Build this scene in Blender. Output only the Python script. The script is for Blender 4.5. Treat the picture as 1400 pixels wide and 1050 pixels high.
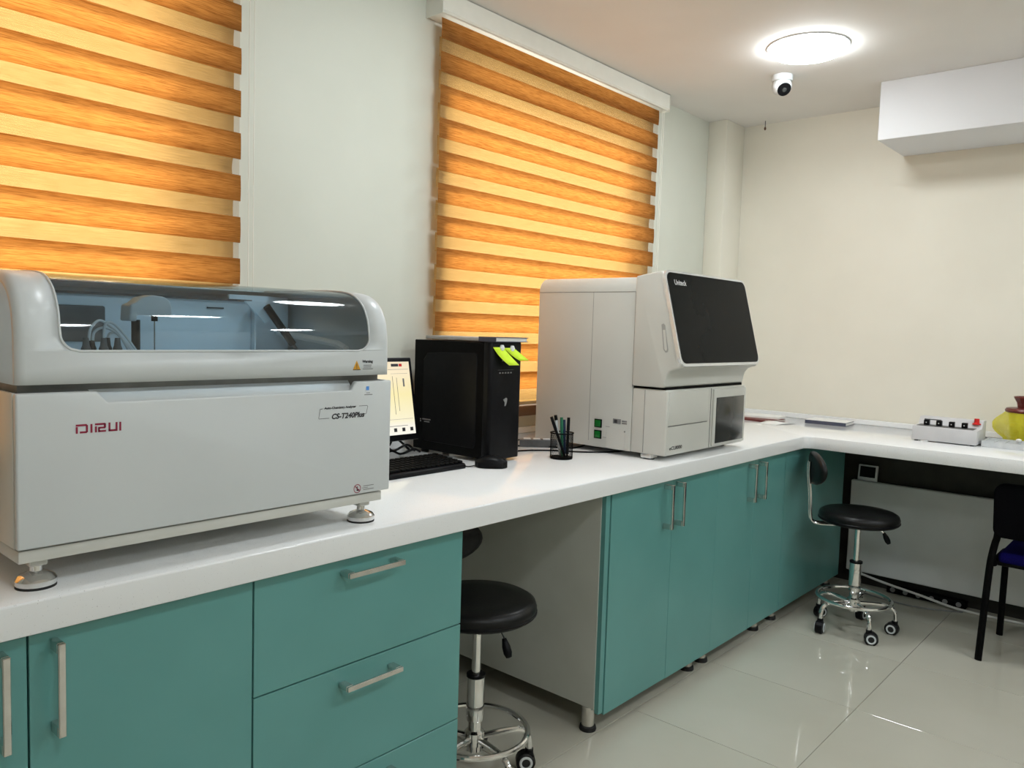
import bpy, bmesh, math, random
from mathutils import Vector, Matrix
random.seed(7)
for o in list(bpy.data.objects): bpy.data.objects.remove(o)
scene = bpy.context.scene
COL = scene.collection
PI = math.pi

# ------------------------------------------------------------------ camera
yaw, pitch, roll = (math.radians(a) for a in (41.398, -4.048, 1.757))
fpx = 1079.6
fw = Vector((math.cos(yaw)*math.cos(pitch), math.sin(yaw)*math.cos(pitch), math.sin(pitch)))
rt = Vector((math.sin(yaw), -math.cos(yaw), 0)); up = rt.cross(fw)
rt2 = math.cos(roll)*rt + math.sin(roll)*up
up2 = -math.sin(roll)*rt + math.cos(roll)*up
cd = bpy.data.cameras.new('camera'); cam = bpy.data.objects.new('camera', cd); COL.objects.link(cam)
cd.sensor_width = 36; cd.lens = fpx/1400*36; cd.clip_start = .02
m3 = Matrix((rt2, up2, -fw)).transposed()
cam.matrix_world = Matrix.Translation((0, 0, 1.29)) @ m3.to_4x4()
scene.camera = cam
# ------------------------------------------------------------------ world, sun, exposure
w = bpy.data.worlds.new('world'); scene.world = w; w.use_nodes = True
bg = w.node_tree.nodes['Background']; bg.inputs[0].default_value = (1.0, .96, .88, 1); bg.inputs[1].default_value = 5.0
sd = bpy.data.lights.new('sun', 'SUN'); sd.energy = 8; sd.angle = math.radians(26); sd.color = (1, .9, .72)
sun = bpy.data.objects.new('sun', sd); COL.objects.link(sun)
sun.location = (4, 6, 6)
sun.rotation_euler = Vector((-.42, -1.0, -.62)).to_track_quat('-Z', 'Y').to_euler()
scene.view_settings.view_transform = 'Standard'; scene.view_settings.look = 'None'
scene.view_settings.gamma = 1; scene.view_settings.use_curve_mapping = False
scene.view_settings.exposure = 0.0
LAMP = 48.0

# ------------------------------------------------------------------ materials
def lin(r, g, b):
    f = lambda c: (c/255/12.92) if c <= 10 else ((c/255+.055)/1.055)**2.4
    return (f(r), f(g), f(b), 1)
def principled(name, col, rough=.5, metal=0, spec=.5, coat=0, trans=0, ior=1.45, emit=None, es=0, alpha=1):
    m = bpy.data.materials.new(name); m.use_nodes = True
    p = m.node_tree.nodes['Principled BSDF']
    p.inputs['Base Color'].default_value = col; p.inputs['Roughness'].default_value = rough
    p.inputs['Metallic'].default_value = metal; p.inputs['Specular IOR Level'].default_value = spec
    p.inputs['Coat Weight'].default_value = coat; p.inputs['Transmission Weight'].default_value = trans
    p.inputs['IOR'].default_value = ior
    if emit: p.inputs['Emission Color'].default_value = emit; p.inputs['Emission Strength'].default_value = es
    return m
def noisy(m, c1, c2, scale=(1, 1, 1), nscale=40, detail=3, lo=.35, hi=.65, bump=0, bscale=None):
    """colour variation from object-space noise, optional fine bump"""
    nt = m.node_tree; p = nt.nodes['Principled BSDF']
    tc = nt.nodes.new('ShaderNodeTexCoord'); mp = nt.nodes.new('ShaderNodeMapping'); mp.inputs['Scale'].default_value = scale
    n = nt.nodes.new('ShaderNodeTexNoise'); n.inputs['Scale'].default_value = nscale; n.inputs['Detail'].default_value = detail
    r = nt.nodes.new('ShaderNodeValToRGB'); r.color_ramp.elements[0].color = c1; r.color_ramp.elements[1].color = c2
    r.color_ramp.elements[0].position = lo; r.color_ramp.elements[1].position = hi
    nt.links.new(tc.outputs['Object'], mp.inputs[0]); nt.links.new(mp.outputs[0], n.inputs['Vector'])
    nt.links.new(n.outputs[0], r.inputs[0]); nt.links.new(r.outputs[0], p.inputs['Base Color'])
    if bump:
        b = nt.nodes.new('ShaderNodeBump'); b.inputs['Strength'].default_value = bump; b.inputs['Distance'].default_value = .002
        n2 = nt.nodes.new('ShaderNodeTexNoise'); n2.inputs['Scale'].default_value = bscale or nscale
        nt.links.new(mp.outputs[0], n2.inputs['Vector'])
        nt.links.new(n2.outputs[0], b.inputs['Height']); nt.links.new(b.outputs[0], p.inputs['Normal'])
    return m
M = {}
M['wall'] = noisy(principled('wall_paint', (1, 1, 1, 1), .65), (.76, .73, .635, 1), (.79, .76, .665, 1), nscale=3, bump=.06, bscale=260)
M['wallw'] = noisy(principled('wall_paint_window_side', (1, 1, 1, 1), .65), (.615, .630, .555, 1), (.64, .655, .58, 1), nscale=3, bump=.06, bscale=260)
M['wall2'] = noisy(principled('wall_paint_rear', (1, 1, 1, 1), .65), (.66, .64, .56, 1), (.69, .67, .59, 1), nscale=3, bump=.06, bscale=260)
M['ceil'] = noisy(principled('ceiling_paint', (1, 1, 1, 1), .8), (.72, .70, .67, 1), (.76, .74, .71, 1), nscale=2)
M['beam'] = noisy(principled('beam_paint', (1, 1, 1, 1), .7), (.66, .665, .68, 1), (.69, .695, .71, 1), nscale=2)
M['tile'] = noisy(principled('porcelain', (1, 1, 1, 1), .03, spec=.65), (.46, .44, .365, 1), (.50, .48, .405, 1), nscale=2.2, lo=.3, hi=.7)
M['grout'] = noisy(principled('grout', (1, 1, 1, 1), .8), (.20, .19, .16, 1), (.26, .25, .21, 1), nscale=60)
M['quartz'] = noisy(principled('quartz', (1, 1, 1, 1), .10, spec=.55), (.42, .42, .41, 1), (.82, .83, .835, 1), nscale=420, detail=1, lo=.25, hi=.29)
M['teal'] = noisy(principled('teal_laminate', (1, 1, 1, 1), .28, spec=.5), (.110, .300, .282, 1), (.120, .318, .300, 1), nscale=5)
M['melamine'] = noisy(principled('white_melamine', (1, 1, 1, 1), .45), (.50, .51, .46, 1), (.54, .55, .50, 1), nscale=6)
M['chrome'] = noisy(principled('chrome', (1, 1, 1, 1), .10, metal=1), (.78, .78, .78, 1), (.86, .86, .86, 1), nscale=20)
M['steel'] = noisy(principled('satin_nickel', (1, 1, 1, 1), .24, metal=1), (.60, .58, .55, 1), (.68, .66, .63, 1), nscale=30)
M['chromeh'] = noisy(principled('polished_nickel', (1, 1, 1, 1), .16, metal=1), (.62, .61, .59, 1), (.70, .69, .67, 1), nscale=30)
M['leather'] = noisy(principled('black_leather', (1, 1, 1, 1), .35, spec=.3), (.004, .004, .004, 1), (.007, .007, .007, 1), nscale=90, bump=.15, bscale=220)
M['blackp'] = noisy(principled('black_plastic', (1, 1, 1, 1), .35, spec=.15), (.004, .004, .005, 1), (.006, .006, .007, 1), nscale=60)
M['blackm'] = noisy(principled('matt_black', (1, 1, 1, 1), .55, spec=.06), (.003, .003, .003, 1), (.005, .005, .005, 1), nscale=60)
M['rubber'] = noisy(principled('rubber', (1, 1, 1, 1), .7), (.010, .010, .010, 1), (.016, .016, .016, 1), nscale=60)
M['glosspanel'] = noisy(principled('dark_gloss_panel', (1, 1, 1, 1), .25, spec=.06), (.008, .009, .009, 1), (.010, .011, .011, 1), nscale=8)
M['screenglass'] = noisy(principled('dark_screen', (1, 1, 1, 1), .16, spec=.45), (.035, .037, .036, 1), (.045, .047, .045, 1), nscale=4)
M['white'] = noisy(principled('white_plastic', (1, 1, 1, 1), .32), (.60, .63, .64, 1), (.62, .65, .66, 1), nscale=6)
M['cream'] = noisy(principled('cream_plastic', (1, 1, 1, 1), .38), (.59, .59, .55, 1), (.61, .61, .57, 1), nscale=6)
M['creamdark'] = noisy(principled('joint_grey', (1, 1, 1, 1), .5), (.20, .20, .19, 1), (.24, .24, .23, 1), nscale=30)
M['joint2'] = noisy(principled('joint_light', (1, 1, 1, 1), .5), (.33, .33, .31, 1), (.37, .37, .35, 1), nscale=30)
M['rim'] = noisy(principled('silver_rim', (1, 1, 1, 1), .25, metal=.5), (.74, .75, .75, 1), (.80, .81, .81, 1), nscale=20)
M['whitetrim'] = noisy(principled('white_trim', (1, 1, 1, 1), .4), (.74, .73, .66, 1), (.78, .77, .70, 1), nscale=10)
M['paper'] = noisy(principled('paper', (1, 1, 1, 1), .8), (.78, .78, .76, 1), (.83, .83, .81, 1), nscale=20)
M['navy'] = noisy(principled('navy_cover', (1, 1, 1, 1), .45), (.05, .055, .09, 1), (.07, .075, .11, 1), nscale=30)
M['greycover'] = noisy(principled('grey_cover', (1, 1, 1, 1), .5), (.42, .41, .40, 1), (.50, .49, .47, 1), nscale=30)
M['maroon'] = noisy(principled('maroon_cover', (1, 1, 1, 1), .5), (.12, .02, .018, 1), (.16, .03, .025, 1), nscale=30)
M['lime'] = noisy(principled('lime_paper', (1, 1, 1, 1), .7), (.56, .80, .02, 1), (.66, .86, .04, 1), nscale=30)
M['tape'] = noisy(principled('white_tape', (1, 1, 1, 1), .6), (.7, .72, .72, 1), (.85, .86, .86, 1), nscale=60)
M['green'] = noisy(principled('green_switch', (1, 1, 1, 1), .25, emit=(.02, .5, .06, 1), es=.04), (.003, .075, .012, 1), (.006, .12, .02, 1), nscale=80)
M['red'] = noisy(principled('red_plastic', (1, 1, 1, 1), .35), (.55, .01, .01, 1), (.65, .02, .02, 1), nscale=30)
M['redprint'] = noisy(principled('red_print', (1, 1, 1, 1), .5), (.26, .008, .04, 1), (.30, .012, .05, 1), nscale=50)
M['blackprint'] = noisy(principled('black_print', (1, 1, 1, 1), .5), (.025, .025, .03, 1), (.035, .035, .04, 1), nscale=50)
M['greyprint'] = noisy(principled('grey_print', (1, 1, 1, 1), .5), (.18, .18, .18, 1), (.24, .24, .24, 1), nscale=50)
M['whiteprint'] = noisy(principled('white_print', (1, 1, 1, 1), .5), (.62, .62, .62, 1), (.70, .70, .70, 1), nscale=50)
M['amber'] = noisy(principled('amber_print', (1, 1, 1, 1), .5), (.62, .30, .02, 1), (.70, .36, .03, 1), nscale=50)
M['blueprint'] = noisy(principled('blue_print', (1, 1, 1, 1), .5), (.10, .30, .75, 1), (.14, .36, .85, 1), nscale=50)
M['mixergrey'] = noisy(principled('light_grey_case', (1, 1, 1, 1), .45), (.55, .55, .56, 1), (.60, .60, .61, 1), nscale=10)
M['darkgrey'] = noisy(principled('dark_grey', (1, 1, 1, 1), .5), (.07, .07, .07, 1), (.10, .10, .10, 1), nscale=20)
M['panel'] = noisy(principled('heater_enamel', (1, 1, 1, 1), .4), (.68, .69, .68, 1), (.72, .73, .72, 1), nscale=6)
M['bluefab'] = noisy(principled('blue_fabric', (1, 1, 1, 1), .85, spec=.1), (.003, .002, .06, 1), (.006, .004, .10, 1), nscale=260, bump=.3, bscale=500)
M['blackfab'] = noisy(principled('black_fabric', (1, 1, 1, 1), .85, spec=.05), (.002, .002, .003, 1), (.004, .004, .005, 1), nscale=260, bump=.3, bscale=500)
M['darkbase'] = noisy(principled('dark_skirting', (1, 1, 1, 1), .6), (.02, .018, .015, 1), (.03, .027, .022, 1), nscale=20)
M['whitecord'] = noisy(principled('white_cord', (1, 1, 1, 1), .5), (.60, .60, .57, 1), (.68, .68, .65, 1), nscale=30)
M['brownlid'] = noisy(principled('brown_red_lid', (1, 1, 1, 1), .35), (.115, .016, .012, 1), (.15, .024, .017, 1), nscale=30)
M['interior'] = noisy(principled('interior_panel', (1, 1, 1, 1), .4), (.72, .82, .88, 1), (.77, .87, .93, 1), nscale=5)
M['tubing'] = noisy(principled('clear_tubing', (1, 1, 1, 1), .3), (.62, .66, .68, 1), (.70, .74, .76, 1), nscale=40)
M['brownrail'] = noisy(principled('brown_rail', (1, 1, 1, 1), .5), (.10, .05, .025, 1), (.14, .07, .035, 1), scale=(2, 2, 60), nscale=20)
M['pengreen'] = noisy(principled('green_pen', (1, 1, 1, 1), .4), (.01, .12, .06, 1), (.02, .16, .08, 1), nscale=30)
M['penblue'] = noisy(principled('blue_pen', (1, 1, 1, 1), .4), (.008, .02, .06, 1), (.012, .03, .08, 1), nscale=30)
M['lamp'] = principled('lamp_diffuser', (.9, .9, .9, 1), .6, emit=(.90, .965, 1.0, 1), es=LAMP)

def thin_glass(name, tint, gloss=.12, rough=.03):
    m = bpy.data.materials.new(name); m.use_nodes = True; nt = m.node_tree; nt.nodes.clear()
    out = nt.nodes.new('ShaderNodeOutputMaterial'); mx = nt.nodes.new('ShaderNodeMixShader')
    tr = nt.nodes.new('ShaderNodeBsdfTransparent'); gl = nt.nodes.new('ShaderNodeBsdfGlossy')
    n = nt.nodes.new('ShaderNodeTexNoise'); n.inputs['Scale'].default_value = 3
    hs = nt.nodes.new('ShaderNodeMix'); hs.data_type = 'RGBA'; hs.inputs[6].default_value = tint; hs.inputs[7].default_value = tuple(c*.97 for c in tint[:3])+(1,)
    nt.links.new(n.outputs[0], hs.inputs[0]); nt.links.new(hs.outputs[2], tr.inputs[0])
    gl.inputs['Roughness'].default_value = rough
    fr = nt.nodes.new('ShaderNodeLayerWeight'); fr.inputs[0].default_value = gloss
    ge = nt.nodes.new('ShaderNodeNewGeometry'); inv = nt.nodes.new('ShaderNodeMath'); inv.operation = 'SUBTRACT'; inv.inputs[0].default_value = 1
    mu = nt.nodes.new('ShaderNodeMath'); mu.operation = 'MULTIPLY'
    nt.links.new(ge.outputs['Backfacing'], inv.inputs[1]); nt.links.new(inv.outputs[0], mu.inputs[0]); nt.links.new(fr.outputs['Fresnel'], mu.inputs[1])
    nt.links.new(mu.outputs[0], mx.inputs[0]); nt.links.new(tr.outputs[0], mx.inputs[1]); nt.links.new(gl.outputs[0], mx.inputs[2])
    nt.links.new(mx.outputs[0], out.inputs[0]); return m
M['pane'] = thin_glass('window_glass', (.93, .95, .95, 1), .3)
M['smoke'] = thin_glass('smoked_cover', (.55, .65, .71, 1), .42)
M['acrylic'] = noisy(principled('frosted_acrylic', (1, 1, 1, 1), .25), (.58, .60, .61, 1), (.66, .68, .69, 1), nscale=40)

def fabric(name, c1, c2, t1, t2, trans=.6, see=0):
    m = bpy.data.materials.new(name); m.use_nodes = True; nt = m.node_tree; nt.nodes.clear()
    L = nt.links.new
    out = nt.nodes.new('ShaderNodeOutputMaterial'); mx = nt.nodes.new('ShaderNodeMixShader'); mx.inputs[0].default_value = trans
    d = nt.nodes.new('ShaderNodeBsdfDiffuse'); t = nt.nodes.new('ShaderNodeBsdfTranslucent')
    tc = nt.nodes.new('ShaderNodeTexCoord'); mp = nt.nodes.new('ShaderNodeMapping'); mp.inputs['Scale'].default_value = (3, 3, 90)
    n = nt.nodes.new('ShaderNodeTexNoise'); n.inputs['Scale'].default_value = 6; n.inputs['Detail'].default_value = 6; n.inputs['Roughness'].default_value = .65
    L(tc.outputs['Object'], mp.inputs[0]); L(mp.outputs[0], n.inputs['Vector'])
    for node, a, b in ((d, c1, c2), (t, t1, t2)):
        r = nt.nodes.new('ShaderNodeValToRGB'); r.color_ramp.elements[0].color = a; r.color_ramp.elements[1].color = b
        r.color_ramp.elements[0].position = .32; r.color_ramp.elements[1].position = .68
        L(n.outputs[0], r.inputs[0]); L(r.outputs[0], node.inputs[0])
    L(d.outputs[0], mx.inputs[1]); L(t.outputs[0], mx.inputs[2])
    last = mx
    if see:
        m2 = nt.nodes.new('ShaderNodeMixShader'); m2.inputs[0].default_value = see
        tp = nt.nodes.new('ShaderNodeBsdfTransparent'); L(mx.outputs[0], m2.inputs[1]); L(tp.outputs[0], m2.inputs[2]); last = m2
    L(last.outputs[0], out.inputs[0]); return m
M['woodfab'] = fabric('wood_weave_fabric', (.13, .055, .018, 1), (.32, .16, .06, 1), (.27, .095, .018, 1), (.60, .25, .055, 1), .60)
M['woodrear'] = fabric('wood_weave_rear', (.28, .15, .06, 1), (.46, .28, .13, 1), (.34, .20, .064, 1), (.55, .35, .13, 1), .63)
M['sheer'] = fabric('sheer_voile', (.44, .27, .12, 1), (.66, .46, .24, 1), (.42, .27, .12, 1), (.62, .42, .21, 1), .50, see=.66)
M['bag'] = fabric('yellow_film', (.80, .74, .05, 1), (.86, .80, .10, 1), (.88, .82, .08, 1), (.92, .88, .16, 1), .5, see=.42)
M['bagbox'] = noisy(principled('yellow_plastic', (1, 1, 1, 1), .4), (.55, .52, .06, 1), (.62, .58, .08, 1), nscale=20)

# ------------------------------------------------------------------ mesh builder
def wloc(o):
    v = Vector((0, 0, 0))
    while o: v += o.location; o = o.parent
    return v
class MB:
    def __init__(s): s.b = bmesh.new()
    def _merge(s, t):
        me = bpy.data.meshes.new('t'); t.to_mesh(me); t.free(); s.b.from_mesh(me); bpy.data.meshes.remove(me)
    def box(s, x0, x1, y0, y1, z0, z1, bev=0, seg=2, mat=None):
        t = bmesh.new(); bmesh.ops.create_cube(t, size=1)
        for v in t.verts:
            v.co = Vector(((x0+x1)/2+v.co.x*(x1-x0), (y0+y1)/2+v.co.y*(y1-y0), (z0+z1)/2+v.co.z*(z1-z0)))
        if bev: bmesh.ops.bevel(t, geom=list(t.edges), offset=bev, segments=seg, profile=.5, affect='EDGES')
        if mat is not None: bmesh.ops.transform(t, matrix=mat, verts=t.verts)
        s._merge(t); return s
    def cyl(s, p0, p1, r, r2=None, n=16, caps=True):
        p0, p1 = Vector(p0), Vector(p1); d = p1-p0
        t = bmesh.new(); bmesh.ops.create_cone(t, cap_ends=caps, segments=n, radius1=r, radius2=r if r2 is None else r2, depth=d.length)
        bmesh.ops.transform(t, matrix=Matrix.Translation((p0+p1)/2) @ d.to_track_quat('Z', 'Y').to_matrix().to_4x4(), verts=t.verts)
        s._merge(t); return s
    def tube(s, pts, r, n=8, closed=False, caps=True, sx=1.0):
        pts = [Vector(p) for p in pts]; N = len(pts); rings = []
        prev = None
        for i, p in enumerate(pts):
            a = pts[(i-1) % N] if (closed or i > 0) else p
            c = pts[(i+1) % N] if (closed or i < N-1) else p
            d = (c-a).normalized()
            if prev is None:
                u = d.orthogonal().normalized() if abs(d.z) > .9 else d.cross(Vector((0, 0, 1))).normalized()
            else:
                u = (prev-d*prev.dot(d)).normalized()
            prev = u; v = d.cross(u)
            rings.append([s.b.verts.new(p+(u*math.cos(2*PI*k/n)*sx+v*math.sin(2*PI*k/n))*r) for k in range(n)])
        m = N if closed else N-1
        for i in range(m):
            A, B2 = rings[i], rings[(i+1) % N]
            for k in range(n): s.b.faces.new((A[k], A[(k+1) % n], B2[(k+1) % n], B2[k]))
        if caps and not closed:
            s.b.faces.new(rings[0][::-1]); s.b.faces.new(rings[-1])
        return s
    def lathe(s, prof, c=(0, 0, 0), n=32, mat=None):
        t = bmesh.new(); rings = []
        for r, z in prof:
            if r < 1e-6: rings.append([t.verts.new((0, 0, z))])
            else: rings.append([t.verts.new((r*math.cos(2*PI*k/n), r*math.sin(2*PI*k/n), z)) for k in range(n)])
        for A, B2 in zip(rings, rings[1:]):
            for k in range(n):
                a, b_, c_, d_ = A[k % len(A)], A[(k+1) % len(A)], B2[(k+1) % len(B2)], B2[k % len(B2)]
                vs = []
                for q in (a, b_, c_, d_):
                    if q not in vs: vs.append(q)
                if len(vs) > 2: t.faces.new(vs)
        bmesh.ops.transform(t, matrix=Matrix.Translation(c) @ (mat or Matrix()), verts=t.verts)
        s._merge(t); return s
    def prism(s, poly, a, b, axis, bev=0, seg=2):
        """poly: 2-D points; axis 'x': (y,z), 'y': (x,z), 'z': (x,y)"""
        f = {'x': lambda p, h: (h, p[0], p[1]), 'y': lambda p, h: (p[0], h, p[1]), 'z': lambda p, h: (p[0], p[1], h)}[axis]
        t = bmesh.new()
        A = [t.verts.new(f(p, a)) for p in poly]; B2 = [t.verts.new(f(p, b)) for p in poly]; n = len(poly)
        t.faces.new(A); t.faces.new(B2[::-1])
        for k in range(n): t.faces.new((A[k], B2[k], B2[(k+1) % n], A[(k+1) % n]))
        bmesh.ops.recalc_face_normals(t, faces=t.faces)
        if bev:
            es = [e for e in t.edges if e.calc_face_angle(0) > .5]
            bmesh.ops.bevel(t, geom=es, offset=bev, segments=seg, profile=.5, affect='EDGES')
        s._merge(t); return s
    def quads(s, rows):
        V = [[s.b.verts.new(p) for p in r] for r in rows]
        for A, B2 in zip(V, V[1:]):
            for k in range(len(A)-1): s.b.faces.new((A[k], A[k+1], B2[k+1], B2[k]))
        return s
    def poly(s, pts):
        s.b.faces.new([s.b.verts.new(p) for p in pts]); return s
    def build(s, name, mat, parent=None, loc=None, smooth=True, recalc=True, ang=.6):
        if recalc: bmesh.ops.recalc_face_normals(s.b, faces=s.b.faces)
        off = wloc(parent) if parent else (Vector(loc) if loc else Vector((0, 0, 0)))
        for v in s.b.verts: v.co -= off
        if smooth:
            for f in s.b.faces: f.smooth = True
            for e in s.b.edges:
                if len(e.link_faces) == 2 and e.calc_face_angle(0) > ang: e.smooth = False
        me = bpy.data.meshes.new(name); s.b.to_mesh(me); s.b.free()
        me.materials.append(M[mat] if isinstance(mat, str) else mat)
        o = bpy.data.objects.new(name, me); COL.objects.link(o)
        if parent: o.parent = parent
        else: o.location = off
        return o
def tag(o, label=None, cat=None, group=None, kind=None):
    if label: o['label'] = label
    if cat: o['category'] = cat
    if group: o['group'] = group
    if kind: o['kind'] = kind
    return o
def thing(name, label, cat, loc, group=None):
    o = bpy.data.objects.new(name, None); COL.objects.link(o); o.location = loc; o.empty_display_size = .05
    return tag(o, label, cat, group)
def dup(root):
    r = root.copy(); COL.objects.link(r)
    for ch in root.children:
        c = ch.copy(); COL.objects.link(c); c.parent = r
        for g in ch.children:
            d = g.copy(); COL.objects.link(d); d.parent = c
    return r
def text(s, size, mat, name, parent, origin, xdir, ydir, align='LEFT', shear=0, width=None, bold=0, lift=.0006):
    """lettering as a mesh laid on a surface: origin + xdir*x + ydir*y"""
    cu = bpy.data.curves.new('txt', 'FONT'); cu.body = s; cu.size = size; cu.align_x = align; cu.shear = shear; cu.offset = bold; cu.resolution_u = 3
    ob = bpy.data.objects.new('txt', cu); COL.objects.link(ob)
    dg = bpy.context.evaluated_depsgraph_get(); me = bpy.data.meshes.new_from_object(ob.evaluated_get(dg))
    bpy.data.objects.remove(ob); bpy.data.curves.remove(cu)
    xd, yd = Vector(xdir).normalized(), Vector(ydir).normalized(); nd = xd.cross(yd); off = wloc(parent)
    sx = 1
    if width:
        xs = [v.co.x for v in me.vertices]; sx = width/(max(xs)-min(xs))
    for v in me.vertices: v.co = Vector(origin)+xd*v.co.x*sx+yd*v.co.y+nd*lift-off
    me.materials.clear(); me.materials.append(M[mat]); me.name = name
    o = bpy.data.objects.new(name, me); COL.objects.link(o); o.parent = parent
    return o
def arc(cx, cy, r, a0, a1, n=8):
    return [(cx+r*math.cos(a0+(a1-a0)*k/n), cy+r*math.sin(a0+(a1-a0)*k/n)) for k in range(n+1)]
def smoothpath(pts, n=6):
    pts = [Vector(p) for p in pts]; out = []
    for i in range(len(pts)-1):
        p0, p1, p2, p3 = pts[max(i-1, 0)], pts[i], pts[i+1], pts[min(i+2, len(pts)-1)]
        for k in range(n):
            t = k/n
            out.append(.5*((2*p1)+(p2-p0)*t+(2*p0-5*p1+4*p2-p3)*t*t+(-p0+3*p1-3*p2+p3)*t**3))
    return out+[pts[-1]]

# ------------------------------------------------------------------ room
X0, X1, Y0, Y1, H = -1.6, 4.33, -2.9, 2.205, 2.48
T = .24
W1 = (-.20, 1.15, .98, 2.36); W2 = (2.065, 3.40, .98, 2.36)
# floor: grout bed with single tiles
fl = MB().box(X0-.05, X1+.05, Y0-.05, Y1+.05, -.06, -.003).build('floor', 'grout'); tag(fl, 'cream polished porcelain tiled floor', kind='structure')
P = .553; tm = None
gx0, gy0 = 2.265, .843
i0 = math.floor((X0-gx0)/P); j0 = math.floor((Y0-gy0)/P)
for i in range(i0, 5):
    for j in range(j0, 4):
        xa, xb = max(gx0+i*P, X0-.04)+.0011, min(gx0+(i+1)*P, X1+.04)-.0011
        ya, yb = max(gy0+j*P, Y0-.04)+.0011, min(gy0+(j+1)*P, Y1+.04)-.0011
        if xb-xa < .02 or yb-ya < .02: continue
        full = abs(xb-xa-P+.0022) < 1e-6 and abs(yb-ya-P+.0022) < 1e-6
        if full and tm:
            o = bpy.data.objects.new('tile', tm); COL.objects.link(o); o.parent = fl; o.location = ((xa+xb)/2, (ya+yb)/2, 0)
            o.rotation_euler.z = random.choice((0, PI/2, PI, -PI/2))
        else:
            hx, hy = (xb-xa)/2, (yb-ya)/2
            o = MB().box(-hx, hx, -hy, hy, -.009, 0, .0008, 1).build('tile', 'tile')
            o.parent = fl; o.location = ((xa+xb)/2, (ya+yb)/2, 0)
            if full: tm = o.data
ceil = MB().box(X0-.3, X1+.3, Y0-.3, Y1+.3, H, H+.12).build('ceiling', 'ceil'); tag(ceil, 'plain off-white plastered ceiling', kind='structure')
wn = MB()
xs = [X0-.24, W1[0], W1[1], W2[0], W2[1], X1+.24]
wn.box(xs[0], xs[5], Y1, Y1+T, -.06, .98).box(xs[0], xs[5], Y1, Y1+T, 2.36, H)
for a, b in ((0, 1), (2, 3), (4, 5)): wn.box(xs[a], xs[b], Y1, Y1+T, .98, 2.36)
tag(wn.build('wall_window', 'wallw', smooth=False), 'cream painted wall with two windows', kind='structure')
tag(MB().box(X1, X1+.2, Y0-.2, Y1, -.06, H).build('wall_far', 'wall', smooth=False), 'cream painted wall behind the far counter', kind='structure')
tag(MB().box(X0-.2, X0, Y0-.2, Y1, -.06, H).build('wall_left', 'wall2', smooth=False), 'cream painted side wall', kind='structure')
tag(MB().box(X0, X1, Y0-.2, Y0, -.06, H).build('wall_back', 'wall2', smooth=False), 'cream painted rear wall', kind='structure')
tag(MB().box(4.11, X1, 2.093, Y1, 0, H, .004).build('wall_corner', 'wall'), 'cream painted square pillar in the room corner', kind='structure')
tag(MB().box(3.92, X1, Y0, 1.232, 2.214, H, .002, 1).build('trim_1', 'beam'), 'white boxed-in ceiling bulkhead above the far counter', kind='structure')
bb = MB().box(4.316, X1, Y0, 2.09, 0, .085, .003).build('baseboard_far', 'darkbase'); tag(bb, 'dark skirting board under far counter', kind='structure')
M['undershade'] = noisy(principled('painted_undershade', (1, 1, 1, 1), .7), (.030, .028, .022, 1), (.042, .038, .030, 1), nscale=12)  # colour of an added sheet, with the deep shade under the counter put in
tag(MB().box(4.318, X1, Y0, 2.09, .086, .786).build('shade_sheet', 'undershade'), 'added dark sheet with painted shade on the wall under the far counter', kind='structure')
tag(MB().box(4.312, 4.328, -2.89, 2.075, .842, .868, .002, 1).build('trim_3', 'quartz'), 'low white upstand along the far wall', kind='structure')
tag(MB().box(-1.595, 4.092, 2.187, 2.203, .842, .868, .002, 1).build('trim_4', 'quartz'), 'low white upstand along the window wall', kind='structure')
for n, (a, b, c, d) in enumerate((W1, W2), 1):
    r = bpy.data.objects.new('window_%d' % n, None); COL.objects.link(r); r.location = ((a+b)/2, Y1+.15, c); tag(r, 'white framed window behind the wood-tone blind', kind='structure')
    f = MB(); y0, y1 = Y1+.13, Y1+.19
    f.box(a, a+.05, y0, y1, c, d).box(b-.05, b, y0, y1, c, d).box(a+.05, b-.05, y0, y1, c, c+.05).box(a+.05, b-.05, y0, y1, d-.05, d)
    f.build('window_frame', 'whitetrim', r)
    MB().box(a+.05, b-.05, Y1+.157, Y1+.163, c+.05, d-.05).build('pane', 'pane', r)
    MB().box(a+.002, b-.002, Y1+.002, Y1+.128, c+.001, c+.02, .003).build('window_sill', 'whitetrim', r)

# ------------------------------------------------------------------ ceiling downlights
def downlight(x, y, label):
    r = thing('ceiling_light', label, 'light', (x, y, H), 'round ceiling lights')
    MB().lathe([(.160, 0), (.160, -.005), (.151, -.006), (.151, 0)], (x, y, H-.0005), 40).build('rim', 'beam', r)
    MB().lathe([(.1505, -.002), (.150, -.014), (.138, -.027), (.11, -.036), (.06, -.041), (0, -.042)], (x, y, H), 40).build('diffuser', 'lamp', r)
    return r
downlight(3.275, 1.325, 'bright round ceiling light next to the dome camera')
for x, y, lb in ((1.73, 1.325, 'round ceiling light above the knee space, near the window wall'), (3.275, -.40, 'round ceiling light near the boxed-in bulkhead'), (1.73, -.40, 'round ceiling light in the middle of the room'), (.19, -.40, 'round ceiling light at the rear of the room'), (3.275, -2.1, 'added fill light, out of view, at the end of the bulkhead by the rear wall'), (1.73, -2.1, 'added fill light, out of view, halfway along the rear wall'), (.19, -2.1, 'added fill light, out of view, by the rear wall near the side wall')):  # the row by the rear wall is added, unseen, as frontal fill
    downlight(x, y, lb)

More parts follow.
